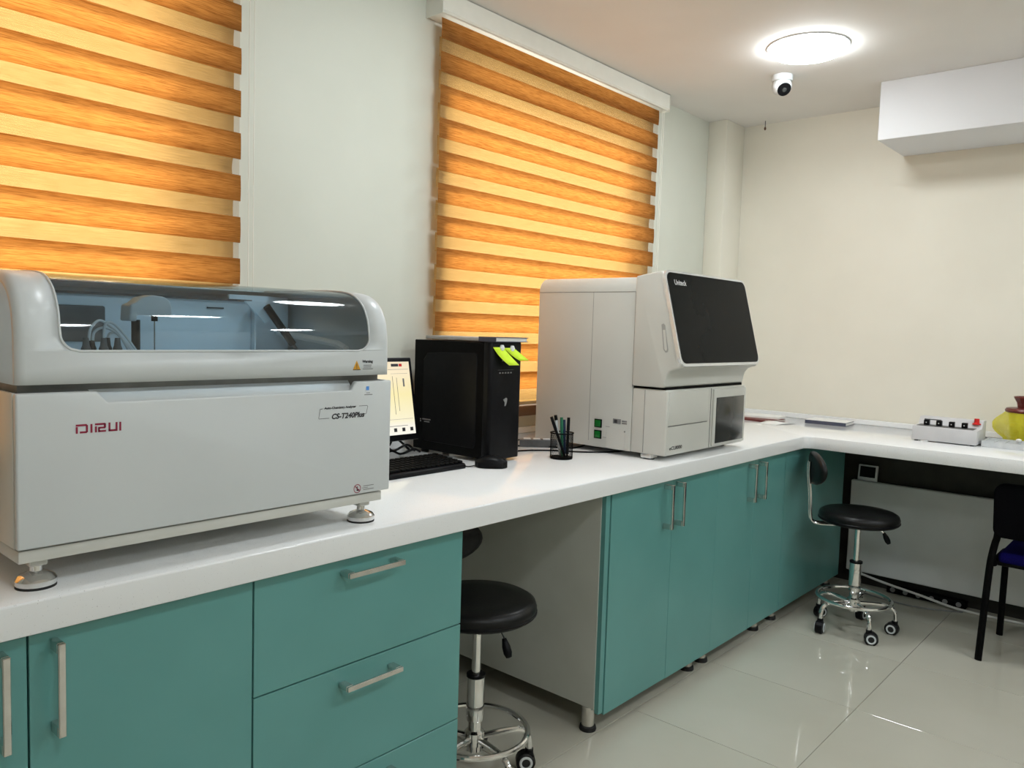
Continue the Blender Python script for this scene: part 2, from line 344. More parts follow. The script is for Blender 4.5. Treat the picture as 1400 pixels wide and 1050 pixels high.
# ------------------------------------------------------------------ zebra blinds
def blind(name, xa, xb, ztop, per, hb, label, wav, k0=0):
    yf = 2.142
    r = thing('zebra_blind', label, 'blind', ((xa+xb)/2, 2.16, .92), 'zebra roller blinds on the window wall')
    ca, cb = xa-.02, xb+.06
    prof = [(2.125, 2.402), (2.118, 2.41), (2.118, 2.476), (2.124, 2.479), (2.203, 2.479), (2.203, 2.398), (2.19, 2.398)]
    MB().prism(prof, ca+.004, cb-.004, 'x').build('cassette', 'whitetrim', r)
    for q in (ca, cb-.004): MB().box(q, q+.004, 2.116, 2.204, 2.396, 2.4795).build('end_cap', 'whitetrim', r)
    MB().cyl((ca+.01, 2.165, 2.44), (cb-.01, 2.165, 2.44), .028).build('roller_tube', 'rim', r)
    zb = .965; n = 0
    rng = random.Random(xa*10)
    def surf(xA, xB, z0, z1, y, amp, ph):
        m = MB(); rows = []
        for j in range(5):
            t = j/4; z = z0+(z1-z0)*t
            rows.append([(xA+(xB-xA)*i/24, y+amp*math.sin(PI*t)*(.5+.5*math.sin(ph+i/24*5.5)), z) for i in range(25)])
        return m.quads(rows)
    zt = ztop
    while zt > zb+.03:
        z0 = max(zt-hb, zb)
        if z0 < 2.40:
            surf(xa, xb, z0, min(zt, 2.404), yf, -.0015-.001*rng.random(), rng.random()*6).build('front_band', 'woodfab', r, recalc=False)
        # rear layer band showing through the sheer gap below
        g1 = zt-hb; g0 = g1-(per-hb)
        ra, rb = max(g0-.011, zb), min(g1+.013, 2.404)
        if rb-ra > .02 and ra < 2.40:
            surf(xa+.012, xb-.010, ra, rb, yf+.022, wav*(.5+rng.random()), rng.random()*6).build('rear_band', 'woodrear', r, recalc=False)
        if g0 > zb and g0 < 2.38:
            surf(xa+.004, xb-.004, g0, min(g1, 2.402), yf+.0005, 0, 0).build('sheer_strip', 'sheer', r, recalc=False)
        zt -= per
    MB().box(xa, xb, 2.134, 2.176, .924, .967, .006).build('bottom_rail', 'brownrail', r)
    for q in (xb+.022, xb+.038):
        MB().tube([(q, 2.135, 2.40), (q, 2.136, 1.8), (q, 2.135, 1.15), (q+(.008 if q < xb+.03 else -.008), 2.135, 1.14)], .0016, 6).build('bead_chain', 'whitetrim', r)
    return r
blind('l', -.262, 1.212, 2.425, .1196, .0745, 'closed wood-tone zebra blind behind the white chemistry analyzer', .010)
blind('r', 1.99, 3.475, 2.392, .1166, .0720, 'closed wood-tone zebra blind behind the black computer tower', .004)

# ------------------------------------------------------------------ worktop
ZT, ZB = .842, .787
wt = thing('worktop', 'long L-shaped white quartz worktop along both walls', 'countertop', (3.0, 1.8, ZB))
poly = [(-1.595, 1.35)]+[(3.525, 1.35)]+arc(3.525, 1.31, .04, PI/2, 0, 6)+[(3.565, -2.89), (4.328, -2.89), (4.328, 2.091), (4.108, 2.091), (4.108, 2.203), (-1.595, 2.203)]
MB().prism(poly, ZB, ZT, 'z', .004, 2).build('slab', 'quartz', wt)

# ------------------------------------------------------------------ base cabinets
def bar_handle(parent, p, vertical):
    """160 mm bar on two feet, fixed on the plane y=1.379"""
    x, z = p; hl = .078; m = MB()
    if vertical:
        m.box(x-.006, x+.006, 1.342, 1.349, z-hl, z+hl, .0015, 1)
        for s in (-1, 1): m.box(x-.006, x+.006, 1.348, 1.3795, z+s*hl-(.018 if s > 0 else 0), z+s*hl+(0 if s > 0 else .018), .0015, 1)
    else:
        m.box(x-hl, x+hl, 1.342, 1.349, z-.006, z+.006, .0015, 1)
        for s in (-1, 1): m.box(x+s*hl-(.018 if s > 0 else 0), x+s*hl+(0 if s > 0 else .018), 1.348, 1.3795, z-.006, z+.006, .0015, 1)
    return m.build('handle', 'chromeh', parent)
def front(parent, name, x0, x1, z0, z1, g=.0016):
    return MB().box(x0+g, x1-g, 1.380, 1.398, z0+g, z1-g, .0008, 1).build(name, 'teal', parent)
def cabinet(name, x0, x1, label, zb=.079, depth=2.12, legs=None):
    r = thing(name, label, 'cabinet', ((x0+x1)/2, 1.75, 0))
    b = MB(); t = .018
    b.box(x0, x0+t, 1.40, depth, zb, ZB-.001).box(x1-t, x1, 1.40, depth, zb, ZB-.001).box(x0+t, x1-t, 1.40, depth, zb, zb+t)
    b.box(x0+t, x1-t, 1.40, 1.50, ZB-.019, ZB-.001).box(x0+t, x1-t, depth-.006, depth, zb+t, ZB-.02)
    b.build('body', 'melamine', r, smooth=False)
    for lx in legs or (x0+.045, x1-.045):
        for ly in (1.43, depth-.06):
            lg = MB().cyl((lx, ly, .012), (lx, ly, zb), .021, n=20).build('leg', 'steel', r)
            MB().lathe([(0, 0), (.027, 0), (.028, .004), (.026, .014), (0, .014)], (lx, ly, 0), 20).build('foot', 'rubber', lg)
    return r
FZ0, FZ1 = .057, .784
ca = cabinet('base_cabinet', .02, .814, 'teal two-door base cabinet left of the drawer unit')
d = front(ca, 'door', .02, .417, FZ0, FZ1); bar_handle(d, (.377, .686), True)
d = front(ca, 'door', .417, .814, FZ0, FZ1); bar_handle(d, (.455, .686), True)
cl = cabinet('base_cabinet', -.776, .0195, 'teal two-door base cabinet at the near end of the row')
d = front(cl, 'door', -.776, -.378, FZ0, FZ1); bar_handle(d, (-.42, .686), True)
d = front(cl, 'door', -.378, .0195, FZ0, FZ1); bar_handle(d, (-.34, .686), True)
cdw = cabinet('drawer_cabinet', .8145, 1.397, 'teal drawer cabinet with three wide drawers')
for z0, z1, hz in ((.537, FZ1, .749), (.288, .537, .4985), (FZ0, .288, .25)):
    d = front(cdw, 'drawer', .8145, 1.397, z0, z1); bar_handle(d, (1.098, hz), False)
cb1 = cabinet('base_cabinet', 2.03, 2.775, 'teal two-door base cabinet with a bare white side panel beside the knee space', legs=(2.045, 2.69))
d = front(cb1, 'door', 2.058, 2.44, FZ0, FZ1); bar_handle(d, (2.381, .692), True)
d = front(cb1, 'door', 2.44, 2.775, FZ0, FZ1, .0002); bar_handle(d, (2.459, .692), True)
MB().box(2.034, 2.057, 1.384, 1.3995, FZ0+.01, FZ1).build('filler_strip', 'teal', cb1)
cb2 = cabinet('base_cabinet', 2.7755, 3.42, 'teal two-door base cabinet next to the corner unit', legs=(2.80, 3.27))
d = front(cb2, 'door', 2.7752, 3.108, FZ0, FZ1, .0002); bar_handle(d, (3.045, .690), True)
d = front(cb2, 'door', 3.108, 3.42, FZ0, FZ1); bar_handle(d, (3.142, .690), True)
cb3 = cabinet('corner_cabinet', 3.4205, 4.19, 'teal blank-fronted corner cabinet behind the chrome stool', depth=2.07, legs=(3.455, 4.14))
front(cb3, 'front_panel', 3.4205, 4.19, FZ0, FZ1)

# ------------------------------------------------------------------ chemistry analyzer (wide white one)
an = thing('chemistry_analyzer', 'wide white benchtop chemistry analyzer with a smoked curved lid', 'analyzer', (.778, 1.65, ZT))
AX0, AX1, AYF, AYB = .403, 1.150, 1.375, 1.93
body = MB().box(AX0+.006, AX1-.006, AYF+.034, AYB, .913, 1.150, .008)
body.build('body', 'cream', an)
# front panel with a finger recess along the top
fp = MB()
rl0, rl1, rr0, rr1 = .522, .540, 1.040, 1.052
pz0, pz1, rz = .917, 1.165, 1.146
outl = [(AX0, pz0), (AX1, pz0), (AX1, pz1), (rr1, pz1), (rr0, rz), (rl1, rz), (rl0, pz1), (AX0, pz1)]
fp.prism(outl, AYF, AYF+.014, 'y', .004, 3)
fp.build('front_panel', 'white', an)
MB().poly([(rl1-.01, AYF+.002, rz-.002), (rr0+.006, AYF+.002, rz-.002), (rr1+.002, AYF+.033, 1.1655), (rl0-.002, AYF+.033, 1.1655)]).build('finger_recess', 'white', an)
MB().box(AX0-.001, AX0+.006, 1.47, AYB-.01, .917, 1.165, .002).build('side_panel', 'cream', an)
MB().box(AX0-.0005, AX0+.006, AYF+.016, 1.463, .917, 1.165, .002).build('side_panel', 'cream', an)
MB().box(AX1-.006, AX1-.001, AYF+.016, AYB-.01, .917, 1.165, .002).build('side_panel', 'white', an)
MB().box(AX0-.003, AX0, 1.515, 1.80, .935, 1.143, .001).build('side_vent', 'rim', an)
MB().box(AX0-.004, AX0-.002, 1.51, 1.514, .935, 1.145).build('vent_edge', 'darkgrey', an)
MB().box(AX0+.004, AX1-.015, AYF+.010, AYB, .893, .9135, .002).build('base_plate', 'cream', an)
for fx in (.444, 1.109):
    for fy in (1.425, 1.88):
        f = MB().lathe([(0, 0), (.030, 0), (.031, .003), (.031, .009), (.026, .016), (.014, .021), (.0095, .023), (.0095, .040), (0, .040)], (fx, fy, ZT+.0035), 28).build('levelling_foot', 'chrome', an)
        MB().lathe([(0, 0), (.0305, 0), (.0305, .004), (0, .004)], (fx, fy, ZT), 28).build('foot_pad', 'rubber', f)
        MB().box(fx-.014, fx+.014, fy-.014, fy+.014, ZT+.036, .894, .002, 1).build('foot_nut', 'cream', f)
MB().box(AX0+.012, AX1-.012, AYF+.034, AYB-.01, 1.150, 1.178, .002).build('gap_band', 'creamdark', an)
# lid: profile swept along x, with a smoked window
prof = [(1.375, 1.178), (1.375, 1.20), (1.3752, 1.231)]+[(1.3755, 1.231+.003*k) for k in range(1, 9)]+[(1.378, 1.270), (1.381, 1.289), (1.3845, 1.300), (1.389, 1.309), (1.395, 1.320), (1.402, 1.329), (1.410, 1.3365), (1.418, 1.342), (1.428, 1.348), (1.438, 1.352), (1.448, 1.355), (1.458, 1.357), (1.483, 1.360), (1.53, 1.362), (1.60, 1.363), (1.70, 1.363), (1.80, 1.363), (1.915, 1.363), (1.93, 1.355), (1.93, 1.178)]
def pnorm(i):
    a = prof[max(i-1, 0)]; c = prof[min(i+1, len(prof)-1)]
    t = Vector((c[0]-a[0], c[1]-a[1])).normalized(); return Vector((-t.y, t.x))   # outward
def lidpt(i, x, inset):
    n = pnorm(i); return (x, prof[i][0]-n.x*inset, prof[i][1]-n.y*inset) if n.x < 0 or True else None
LX0, LX1, WX0, WX1, ZW, RW = AX0+.001, AX1-.006, .467, 1.086, 1.231, .030
top_end = next(i for i, p in enumerate(prof) if p[0] > 1.79)
def dwin(i):
    """distance along the profile above the window sill, or None"""
    if prof[i][1] < ZW-1e-6 or i > top_end: return None
    return min(prof[i][1]-ZW, RW) if i < 12 else RW
def xl(i, e=0):
    d_ = dwin(i)
    if d_ is None: return None
    c = RW-math.sqrt(max(RW*RW-(RW-d_)**2, 0)); return WX0+c+e, WX1-c-e
R0 = .014
lid = MB(); colsL = [(LX0+R0*(1-math.cos(a)), R0*(1-math.sin(a))) for a in [k*PI/2/5 for k in range(6)]]
def strip(rows): lid.quads(rows)
nP = len(prof)
rowsL, rowsR = [], []
for i in range(nP):
    w_ = xl(i)
    a, b = (w_ if w_ else ((WX0+WX1)/2, (WX0+WX1)/2))
    rowsL.append([lidpt(i, x, q) for x, q in colsL]+[lidpt(i, a, 0)])
    rowsR.append([lidpt(i, b, 0)]+[lidpt(i, LX0+LX1-x, q) for x, q in reversed(colsL)])
# window opening splits the sheet: below the sill and behind the window the halves meet
def seg(rows, idx): lid.quads([rows[i] for i in idx])
sill = next(i for i, p in enumerate(prof) if p[1] >= ZW-1e-6)
mid = (WX0+WX1)/2
for rows, side in ((rowsL, 0), (rowsR, 1)):
    lower = [list(rows[i]) for i in range(sill+1)]
    k_ = -1 if side == 0 else 0
    lower[-1][k_] = lidpt(sill, mid, 0)
    lid.quads(lower)
    win = [list(rows[i]) for i in range(sill, top_end+1)]
    lid.quads(win)
    back = [list(rows[i]) for i in range(top_end, nP)]
    back[0][k_] = lidpt(top_end, mid, 0)
    lid.quads(back)
bmesh.ops.remove_doubles(lid.b, verts=lid.b.verts, dist=1e-5)
for x in (LX0, LX1): lid.poly([lidpt(i, x, R0) for i in range(nP)])
lido = lid.build('lid', 'white', an, ang=.9)
sol = lido.modifiers.new('thickness', 'SOLIDIFY'); sol.thickness = .004; sol.offset = -1
gl = MB(); rows = []
for i in range(sill, top_end+1):
    a, b = xl(i, -.0005)
    rows.append([lidpt(i, a+(b-a)*k/8, .0015) for k in range(9)])
lw = gl.quads(rows).build('lid_window', 'smoke', lido, recalc=False)
if lw.data.polygons[0].normal.y > 0: lw.data.flip_normals()
ed = MB()
pts = [lidpt(i, xl(i)[0], 0) for i in range(top_end, sill-1, -1)]+[lidpt(i, xl(i)[1], 0) for i in range(sill, top_end+1)]
ed.tube(pts, .0022, 6).build('window_rim', 'white', lido)
# inside the lid
MB().box(AX0+.02, AX1-.03, 1.40, 1.90, 1.178, 1.186).build('deck', 'interior', an)
MB().box(AX0+.012, .968, 1.66, 1.668, 1.186, 1.335, .002).build('inner_back_panel', 'interior', an)
MB().box(.968, AX1-.02, 1.76, 1.768, 1.186, 1.35, .002).build('inner_back_panel', 'interior', an)
MB().box(.9685, .972, 1.645, 1.758, 1.186, 1.33).build('inner_divider', 'interior', an)
MB().box(AX0+.02, .965, 1.652, 1.658, 1.331, 1.336).build('inner_shadow_gap', 'darkgrey', an)
MB().box(AX0+.02, .645, 1.652, 1.6595, 1.238, 1.309, .004).build('sample_port', 'darkgrey', an)
MB().box(.860, .898, 1.655, 1.6595, 1.313, 1.316).build('vent_slot', 'darkgrey', an)
pr = MB(); pr.prism([(.640, 1.281), (.655, 1.281), (.655, 1.293), (.722, 1.293), (.722, 1.31), (.718, 1.322), (.708, 1.330), (.685, 1.332), (.665, 1.327), (.652, 1.316), (.642, 1.312)], 1.53, 1.575, 'y', .004, 3)
ph = pr.build('probe_head', 'white', an)
MB().cyl((.696, 1.55, 1.20), (.696, 1.55, 1.294), .0014, n=8).build('needle', 'steel', ph)
MB().cyl((.696, 1.55, 1.282), (.696, 1.55, 1.2935), .006, n=12).build('needle_collar', 'blackp', ph)
MB().cyl((.660, 1.55, 1.186), (.660, 1.55, 1.284), .008, n=12).build('probe_post', 'blackp', an)
for k, (tx, ty) in enumerate(((.548, 1.49), (.563, 1.505), (.578, 1.49), (.592, 1.51), (.606, 1.50))):
    MB().lathe([(0, .0), (.008, 0), (.008, .045), (.006, .05), (.0045, .064), (0, .064)], (tx, ty, 1.186), 14).build('bottle_cap', 'blackp' if k % 2 else 'darkgrey', an)
for k, pp in enumerate(([(.553, 1.49, 1.245), (.556, 1.49, 1.266), (.572, 1.495, 1.281), (.592, 1.50, 1.272), (.612, 1.50, 1.252), (.640, 1.50, 1.20)],
        [(.563, 1.50, 1.245), (.566, 1.50, 1.260), (.580, 1.50, 1.268), (.60, 1.50, 1.262), (.625, 1.50, 1.235), (.648, 1.50, 1.20)],
        [(.578, 1.49, 1.245), (.580, 1.49, 1.272), (.590, 1.49, 1.278), (.606, 1.49, 1.266), (.63, 1.49, 1.235), (.652, 1.49, 1.20)],
        [(.592, 1.51, 1.245), (.597, 1.51, 1.258), (.612, 1.51, 1.256), (.640, 1.51, 1.225), (.66, 1.51, 1.19)])):
    MB().tube(smoothpath(pp), .0024, 6).build('tubing', 'tubing', an)
st = MB().cyl((.971, 1.60, 1.322), (1.040, 1.60, 1.237), .0085, n=14).build('gas_strut', 'blackp', an)
MB().cyl((1.040, 1.60, 1.237), (1.075, 1.60, 1.196), .004, n=10).build('strut_rod', 'darkgrey', st)
MB().prism([(.925, 1.332), (.972, 1.332), (.990, 1.300), (.982, 1.285), (.975, 1.285), (.935, 1.322)], 1.612, 1.618, 'y').build('hinge_bracket', 'interior', an)
MB().tube([(1.095, 1.755, 1.262), (1.095, 1.50, 1.241), (1.095, 1.47, 1.231)], .008, 8).build('inner_rail', 'paper', an)
# printing
def printed(parent, name, polys, mat, y):
    m = MB()
    for p in polys: m.poly([(q[0], y, q[1]) for q in p])
    return m.build(name, mat, parent, smooth=False, recalc=False)
def rect(x0, x1, z0, z1): return [(x0, z0), (x1, z0), (x1, z1), (x0, z1)]
yp = AYF-.0006
lg = []; s_ = .0032; z0, z1 = 1.0965, 1.1115
def R_(x0, x1, a, b): lg.append(rect(x0, x1, a, b))
x = .489
R_(x, x+s_, z0, z1-.004); R_(x, x+.017, z1-s_, z1); R_(x+.0155, x+.0187, z0+.0012, z1-.0015); R_(x+.006, x+.017, z0, z0+s_)                 # D
x = .5115; R_(x, x+s_, z0, z1-.0005)                                                                                               # I
x = .5185; R_(x, x+s_, z0, z1-.005); R_(x, x+.0165, z1-s_, z1); R_(x+.014, x+.0175, z0+.007, z1-.001); R_(x+.005, x+.0165, z0+.0058, z0+.0088); R_(x+.005, x+.0078, z0+.001, z0+.0075); R_(x+.005, x+.0175, z0, z0+.003)   # R
x = .540; R_(x, x+s_, z0+.001, z1); R_(x, x+.0125, z0, z0+s_); R_(x+.0115, x+.0147, z0, z1)                                                # U
x = .5575; R_(x, x+s_, z0, z1)                                                                                                      # I
printed(an, 'maker_logo', lg, 'redprint', yp)
fr = MB(); fz0, fz1 = 1.0885, 1.1125; th = .0009
def line(m, pts, w_, y):
    for (xa, za), (xb, zb_) in zip(pts, pts[1:]):
        dx, dz = xb-xa, zb_-za; l = math.hypot(dx, dz); nx, nz = -dz/l*w_/2, dx/l*w_/2
        m.poly([(xa+nx, y, za+nz), (xb+nx, y, zb_+nz), (xb-nx, y, zb_-nz), (xa-nx, y, za-nz)])
line(fr, [(.966, fz1-.002), (.960, fz1-.003), (.957, fz0+.003), (.957, fz0+.0012), (.983, fz0+.0012)], th, yp)
line(fr, [(1.060, fz1-.001), (1.082, fz1-.001), (1.0835, fz1-.003), (1.080, fz0+.006), (1.078, fz0+.005), (1.074, fz0+.004)], th, yp)
fr.build('model_frame', 'blackprint', an, smooth=False, recalc=False)
text('Auto-Chemistry Analyzer', .0065, 'blackprint', 'model_caption', an, (.971, AYF, fz1-.0035), (1, 0, 0), (0, 0, 1), width=.082, bold=.0003)
text('CS-T240Plus', .0155, 'blackprint', 'model_name', an, (.988, AYF, fz0-.001), (1, 0, 0), (0, 0, 1), shear=.25, width=.086, bold=.0006)
text('Warning', .0078, 'blackprint', 'warning_word', an, (1.067, AYF, 1.2055), (1, 0, 0), (0, 0, 1), width=.029, bold=.0004)
printed(an, 'warning_triangle', [[(1.042, 1.1905), (1.062, 1.1905), (1.052, 1.2105)]], 'amber', yp)
printed(an, 'warning_mark', [rect(1.0511, 1.0529, 1.1965, 1.204), rect(1.0511, 1.0529, 1.193, 1.195), rect(1.042, 1.062, 1.1895, 1.191)], 'blackprint', yp-.0004)
printed(an, 'warning_text', [rect(1.070, 1.092, 1.199, 1.2005), rect(1.070, 1.091, 1.195, 1.1965), rect(1.068, 1.096, 1.191, 1.1925)], 'greyprint', yp)
printed(an, 'blue_icon', [rect(1.0785, 1.0865, 1.145, 1.1535)], 'blueprint', yp)
printed(an, 'icon_text', [rect(1.079, 1.089, 1.1385, 1.1398), rect(1.074, 1.096, 1.1345, 1.136)], 'greyprint', yp)
nb = MB()
circ = arc(1.059, .930, .009, 0, 2*PI, 24)
line(nb, circ, .0016, yp); line(nb, [(1.053, .936), (1.065, .924)], .0016, yp)
nb.build('prohibition_sign', 'redprint', an, smooth=False, recalc=False)
printed(an, 'prohibition_figure', [rect(1.0575, 1.060, .925, .935), rect(1.060, 1.065, .925, .9285)], 'blackprint', yp+.0001)
printed(an, 'prohibition_text', [rect(1.075, 1.104, .933, .9345), rect(1.072, 1.088, .929, .9303), rect(1.075, 1.104, .925, .9265)], 'greyprint', yp)

# ------------------------------------------------------------------ immunoassay analyzer (tall cream one)
ec = thing('immunoassay_analyzer', 'cream boxy immunoassay analyzer with a slanted black front panel', 'analyzer', (2.685, 1.68, ZT))
EX0, EX1 = 2.386, 2.992; EZ0 = .862
# shell: rear body
rp = [(1.532, EZ0), (1.975, EZ0), (1.975, 1.44)]+arc(1.935, 1.442, .04, 0, PI/2, 6)+[(1.532, 1.484)]
shell = MB()
def roundtop(y):  # x-z section with rounded upper corners
    return [(EX0, EZ0), (EX1, EZ0), (EX1, 1.436)]+arc(EX1-.05, 1.436, .05, 0, PI/2, 6)[1:]+arc(EX0+.05, 1.436, .05, PI/2, PI, 6)
shell.prism(roundtop(0), 1.532, 1.975, 'y', .003, 2)
shell.build('rear_housing', 'cream', ec)
MB().box(EX0-.0006, EX0+.002, 1.534, 1.974, 1.4305, 1.4325).box(EX0-.0006, EX0+.002, 1.7145, 1.7158, EZ0+.02, 1.4305).build('panel_joint', 'creamdark', ec)
MB().box(EX0+.001, EX1-.001, 1.389, 1.5318, EZ0, 1.092, .006, 3).build('lower_housing', 'cream', ec)
MB().box(EX0-.0002, EX0+.002, 1.4785, 1.4797, EZ0+.004, 1.088).build('panel_joint', 'creamdark', ec)
# hood with slanted front
hp = [(1.5315, 1.1), (1.406, 1.1), (1.400, 1.104), (1.397, 1.125), (1.392, 1.143), (1.380, 1.158), (1.362, 1.166), (1.348, 1.169), (1.341, 1.176), (1.340, 1.186), (1.421, 1.494), (1.426, 1.500), (1.434, 1.502), (1.47, 1.497), (1.5315, 1.486)]
hood = MB(); hood.prism(hp, EX0-.006, EX1-.002, 'x', .006, 3); ho = hood.build('hood', 'cream', ec, ang=.8)
MB().box(EX0-.0012, EX0+.001, 1.5320, 1.5333, 1.095, 1.432).build('hood_joint', 'creamdark', ec)
MB().box(EX0+.006, EX1-.012, 1.40, 1.53, 1.0915, 1.1005).build('hood_gap', 'blackm', ec)
# slanted glass panel, local frame: u = x, v up the slope
A_ = Vector((0, 1.340, 1.180)); B_ = Vector((0, 1.423, 1.502)); vv = (B_-A_).normalized(); nn = Vector((0, -vv.z, vv.y)); LV = (B_-A_).length
def slab(x0, x1, v0, v1, r, n0, n1, rbl=None):
    pts = arc(x1-r, v1-r, r, 0, PI/2, 6)+arc(x0+r, v1-r, r, PI/2, PI, 6)+arc(x0+r, v0+r, r, PI, 1.5*PI, 6)+arc(x1-r, v0+r, r, 1.5*PI, 2*PI, 6)
    m = MB(); f = lambda p, h: Vector((p[0], 0, 0))+A_+vv*p[1]+nn*h
    P0 = [m.b.verts.new(f(p, n0)) for p in pts]; P1 = [m.b.verts.new(f(p, n1)) for p in pts]; n = len(pts)
    m.b.faces.new(P0); m.b.faces.new(P1)
    for k in range(n): m.b.faces.new((P0[k], P0[(k+1) % n], P1[(k+1) % n], P1[k]))
    return m
slab(EX0-.010, EX1-.000, -.004, LV+.003, .030, -.006, .006).build('glass_rim', 'rim', ho)
slab(EX0-.001, EX1-.006, .006, LV-.005, .026, .004, .0075).build('glass_panel', 'glosspanel', ho)
text('Uniteck', .026, 'whiteprint', 'maker_name', ho, Vector((EX0+.040, 0, 0))+A_+vv*(LV-.048)+nn*.0076, (1, 0, 0), vv, width=.082, bold=.0004)
# grip in the hood side
gm = MB()
gp = [(1.413, 1.322), (1.421, 1.318), (1.409, 1.232), (1.400, 1.222), (1.392, 1.224), (1.390, 1.232), (1.406, 1.315)]
gm.prism(gp, EX0-.0066, EX0-.005, 'x').build('side_grip', 'joint2', ho)
gi = [(1.4125, 1.30), (1.414, 1.298), (1.405, 1.235), (1.400, 1.228), (1.396, 1.23), (1.395, 1.236), (1.405, 1.300)]
MB().prism(gi, EX0-.0072, EX0-.0062, 'x').build('grip_insert', 'cream', ho)
# front door with lower crease, screen
MB().box(2.397, 2.679, 1.386, 1.391, .968, 1.086, .002).build('front_flap', 'cream', ec)
MB().box(2.397, 2.679, 1.3875, 1.3895, .964, .9675).build('flap_joint', 'creamdark', ec)
MB().box(2.702, 2.7045, 1.3875, 1.3895, .866, 1.088).build('panel_joint', 'creamdark', ec)
MB().box(2.718, 2.988, 1.383, 1.391, .868, 1.084, .003).build('screen_bezel', 'cream', ec)
sc = MB().box(2.738, 2.971, 1.3815, 1.384, .878, 1.052, .001).build('touch_screen', 'screenglass', ec)
text('eCL8000', .0165, 'blackprint', 'model_name', ec, (2.412, 1.3888, .882), (1, 0, 0), (0, 0, 1), width=.088, bold=.0004, shear=.1)
for fx, fy in ((2.415, 1.47), (2.95, 1.47), (2.415, 1.90), (2.95, 1.90)):
    f = MB().box(fx-.022, fx+.022, fy-.022, fy+.022, ZT+.004, EZ0, .003).build('foot', 'rim', ec)
    MB().cyl((fx, fy, ZT), (fx, fy, ZT+.0045), .02, n=16).build('foot_pad', 'rubber', f)
for z in (.950, .909):
    f = MB().box(EX0-.003, EX0+.001, 1.657, 1.690, z-.0155, z+.0155, .001, 1).build('switch_frame', 'blackm', ec)
    MB().box(EX0-.006, EX0-.002, 1.661, 1.686, z-.012, z+.012, .002).build('rocker_switch', 'green', f)
MB().box(EX0-.001, EX0+.001, 1.575, 1.609, .956, .974).build('rating_label', 'greyprint', ec)
MB().box(EX0-.0014, EX0, 1.590, 1.603, .959, .971).build('rating_mark', 'blackprint', ec)
for za in (.968, .960): MB().box(EX0-.001, EX0+.001, 1.549, 1.570, za-.0025, za+.0025).build('rating_text', 'greyprint', ec)
for ya, yb, za in ((1.622, 1.64, .942), (1.61, 1.652, .901), (1.565, 1.585, .897)): MB().box(EX0-.001, EX0+.001, ya, yb, za-.0008, za+.0008).build('switch_caption', 'greyprint', ec)
MB().box(EX0-.0012, EX0+.001, 1.553, 1.636, .866, .936, .0005, 1).build('service_cover', 'cream', ec)
MB().cyl((EX0-.003, 1.556, .931), (EX0, 1.556, .931), .003, n=10).build('cover_screw', 'creamdark', ec)

# ------------------------------------------------------------------ computer: tower, monitor, keyboard, mouse
tw = thing('computer_tower', 'black computer tower standing beside the monitor', 'computer', (2.005, 1.99, ZT))
MB().box(1.930, 2.087, 1.825, 2.180, ZT+.012, 1.240, .003).build('case', 'blackm', tw)
MB().prism([(1.927, 1.83), (1.927, 1.806)]+arc(1.941, 1.812, .014, PI, 1.5*PI, 4)+arc(2.076, 1.812, .014, 1.5*PI, 2*PI, 4)+[(2.090, 1.83)], ZT+.010, 1.243, 'z', .004, 2).build('front_cover', 'blackp', tw)
MB().prism([(1.86, .90), (1.87, .885), (2.12, .885), (2.13, .90), (2.13, 1.17), (2.11, 1.195), (2.03, 1.2), (1.87, 1.205), (1.86, 1.195)], 1.9275, 1.931, 'x', .002, 1).build('side_panel', 'blackp', tw)
for k in range(5): MB().box(1.972+.014*k, 1.979+.014*k, 1.7965, 1.799, 1.139, 1.1435).build('front_port', 'greyprint', tw)
MB().box(1.965, 2.045, 1.797, 1.799, 1.150, 1.1512).build('port_line', 'darkgrey', tw)
MB().prism([(1.996, 1.052), (2.010, 1.058), (2.016, 1.054), (2.014, 1.042), (2.008, 1.030), (2.003, 1.030), (2.004, 1.042)], 1.7965, 1.799, 'y').build('badge', 'greyprint', tw)
MB().box(1.985, 2.012, 1.797, 1.799, 1.1795, 1.1835).build('badge_text', 'greyprint', tw)
for ya, yb, z in ((2.085, 2.128, .961), (2.09, 2.118, .953), (2.135, 2.140, .960), (2.135, 2.140, .953)): MB().box(1.9265, 1.928, ya, yb, z-.002, z+.002).build('side_sticker', 'greyprint', tw)
for fx in (1.955, 2.06):
    for fy in (1.85, 2.14): MB().cyl((fx, fy, ZT), (fx, fy, ZT+.013), .014, n=14).build('foot', 'rubber', tw)
b = MB().box(1.955, 2.075, 1.872, 2.15, 1.243, 1.256, .002).build('folder', 'greycover', None, (2.0, 2.0, 1.243)); tag(b, 'thin grey folder lying on top of the computer tower', 'folder')
nbk = thing('notebook', 'dark navy notebook on the front edge of the computer tower', 'notebook', (2.02, 1.83, 1.243))
MB().box(1.945, 2.105, 1.793, 1.868, 1.2455, 1.2565).build('pages', 'paper', nbk)
MB().box(1.942, 2.110, 1.790, 1.870, 1.243, 1.2455).box(1.942, 2.110, 1.790, 1.870, 1.2565, 1.259).box(1.942, 1.9445, 1.790, 1.870, 1.2455, 1.2565).build('cover', 'navy', nbk)
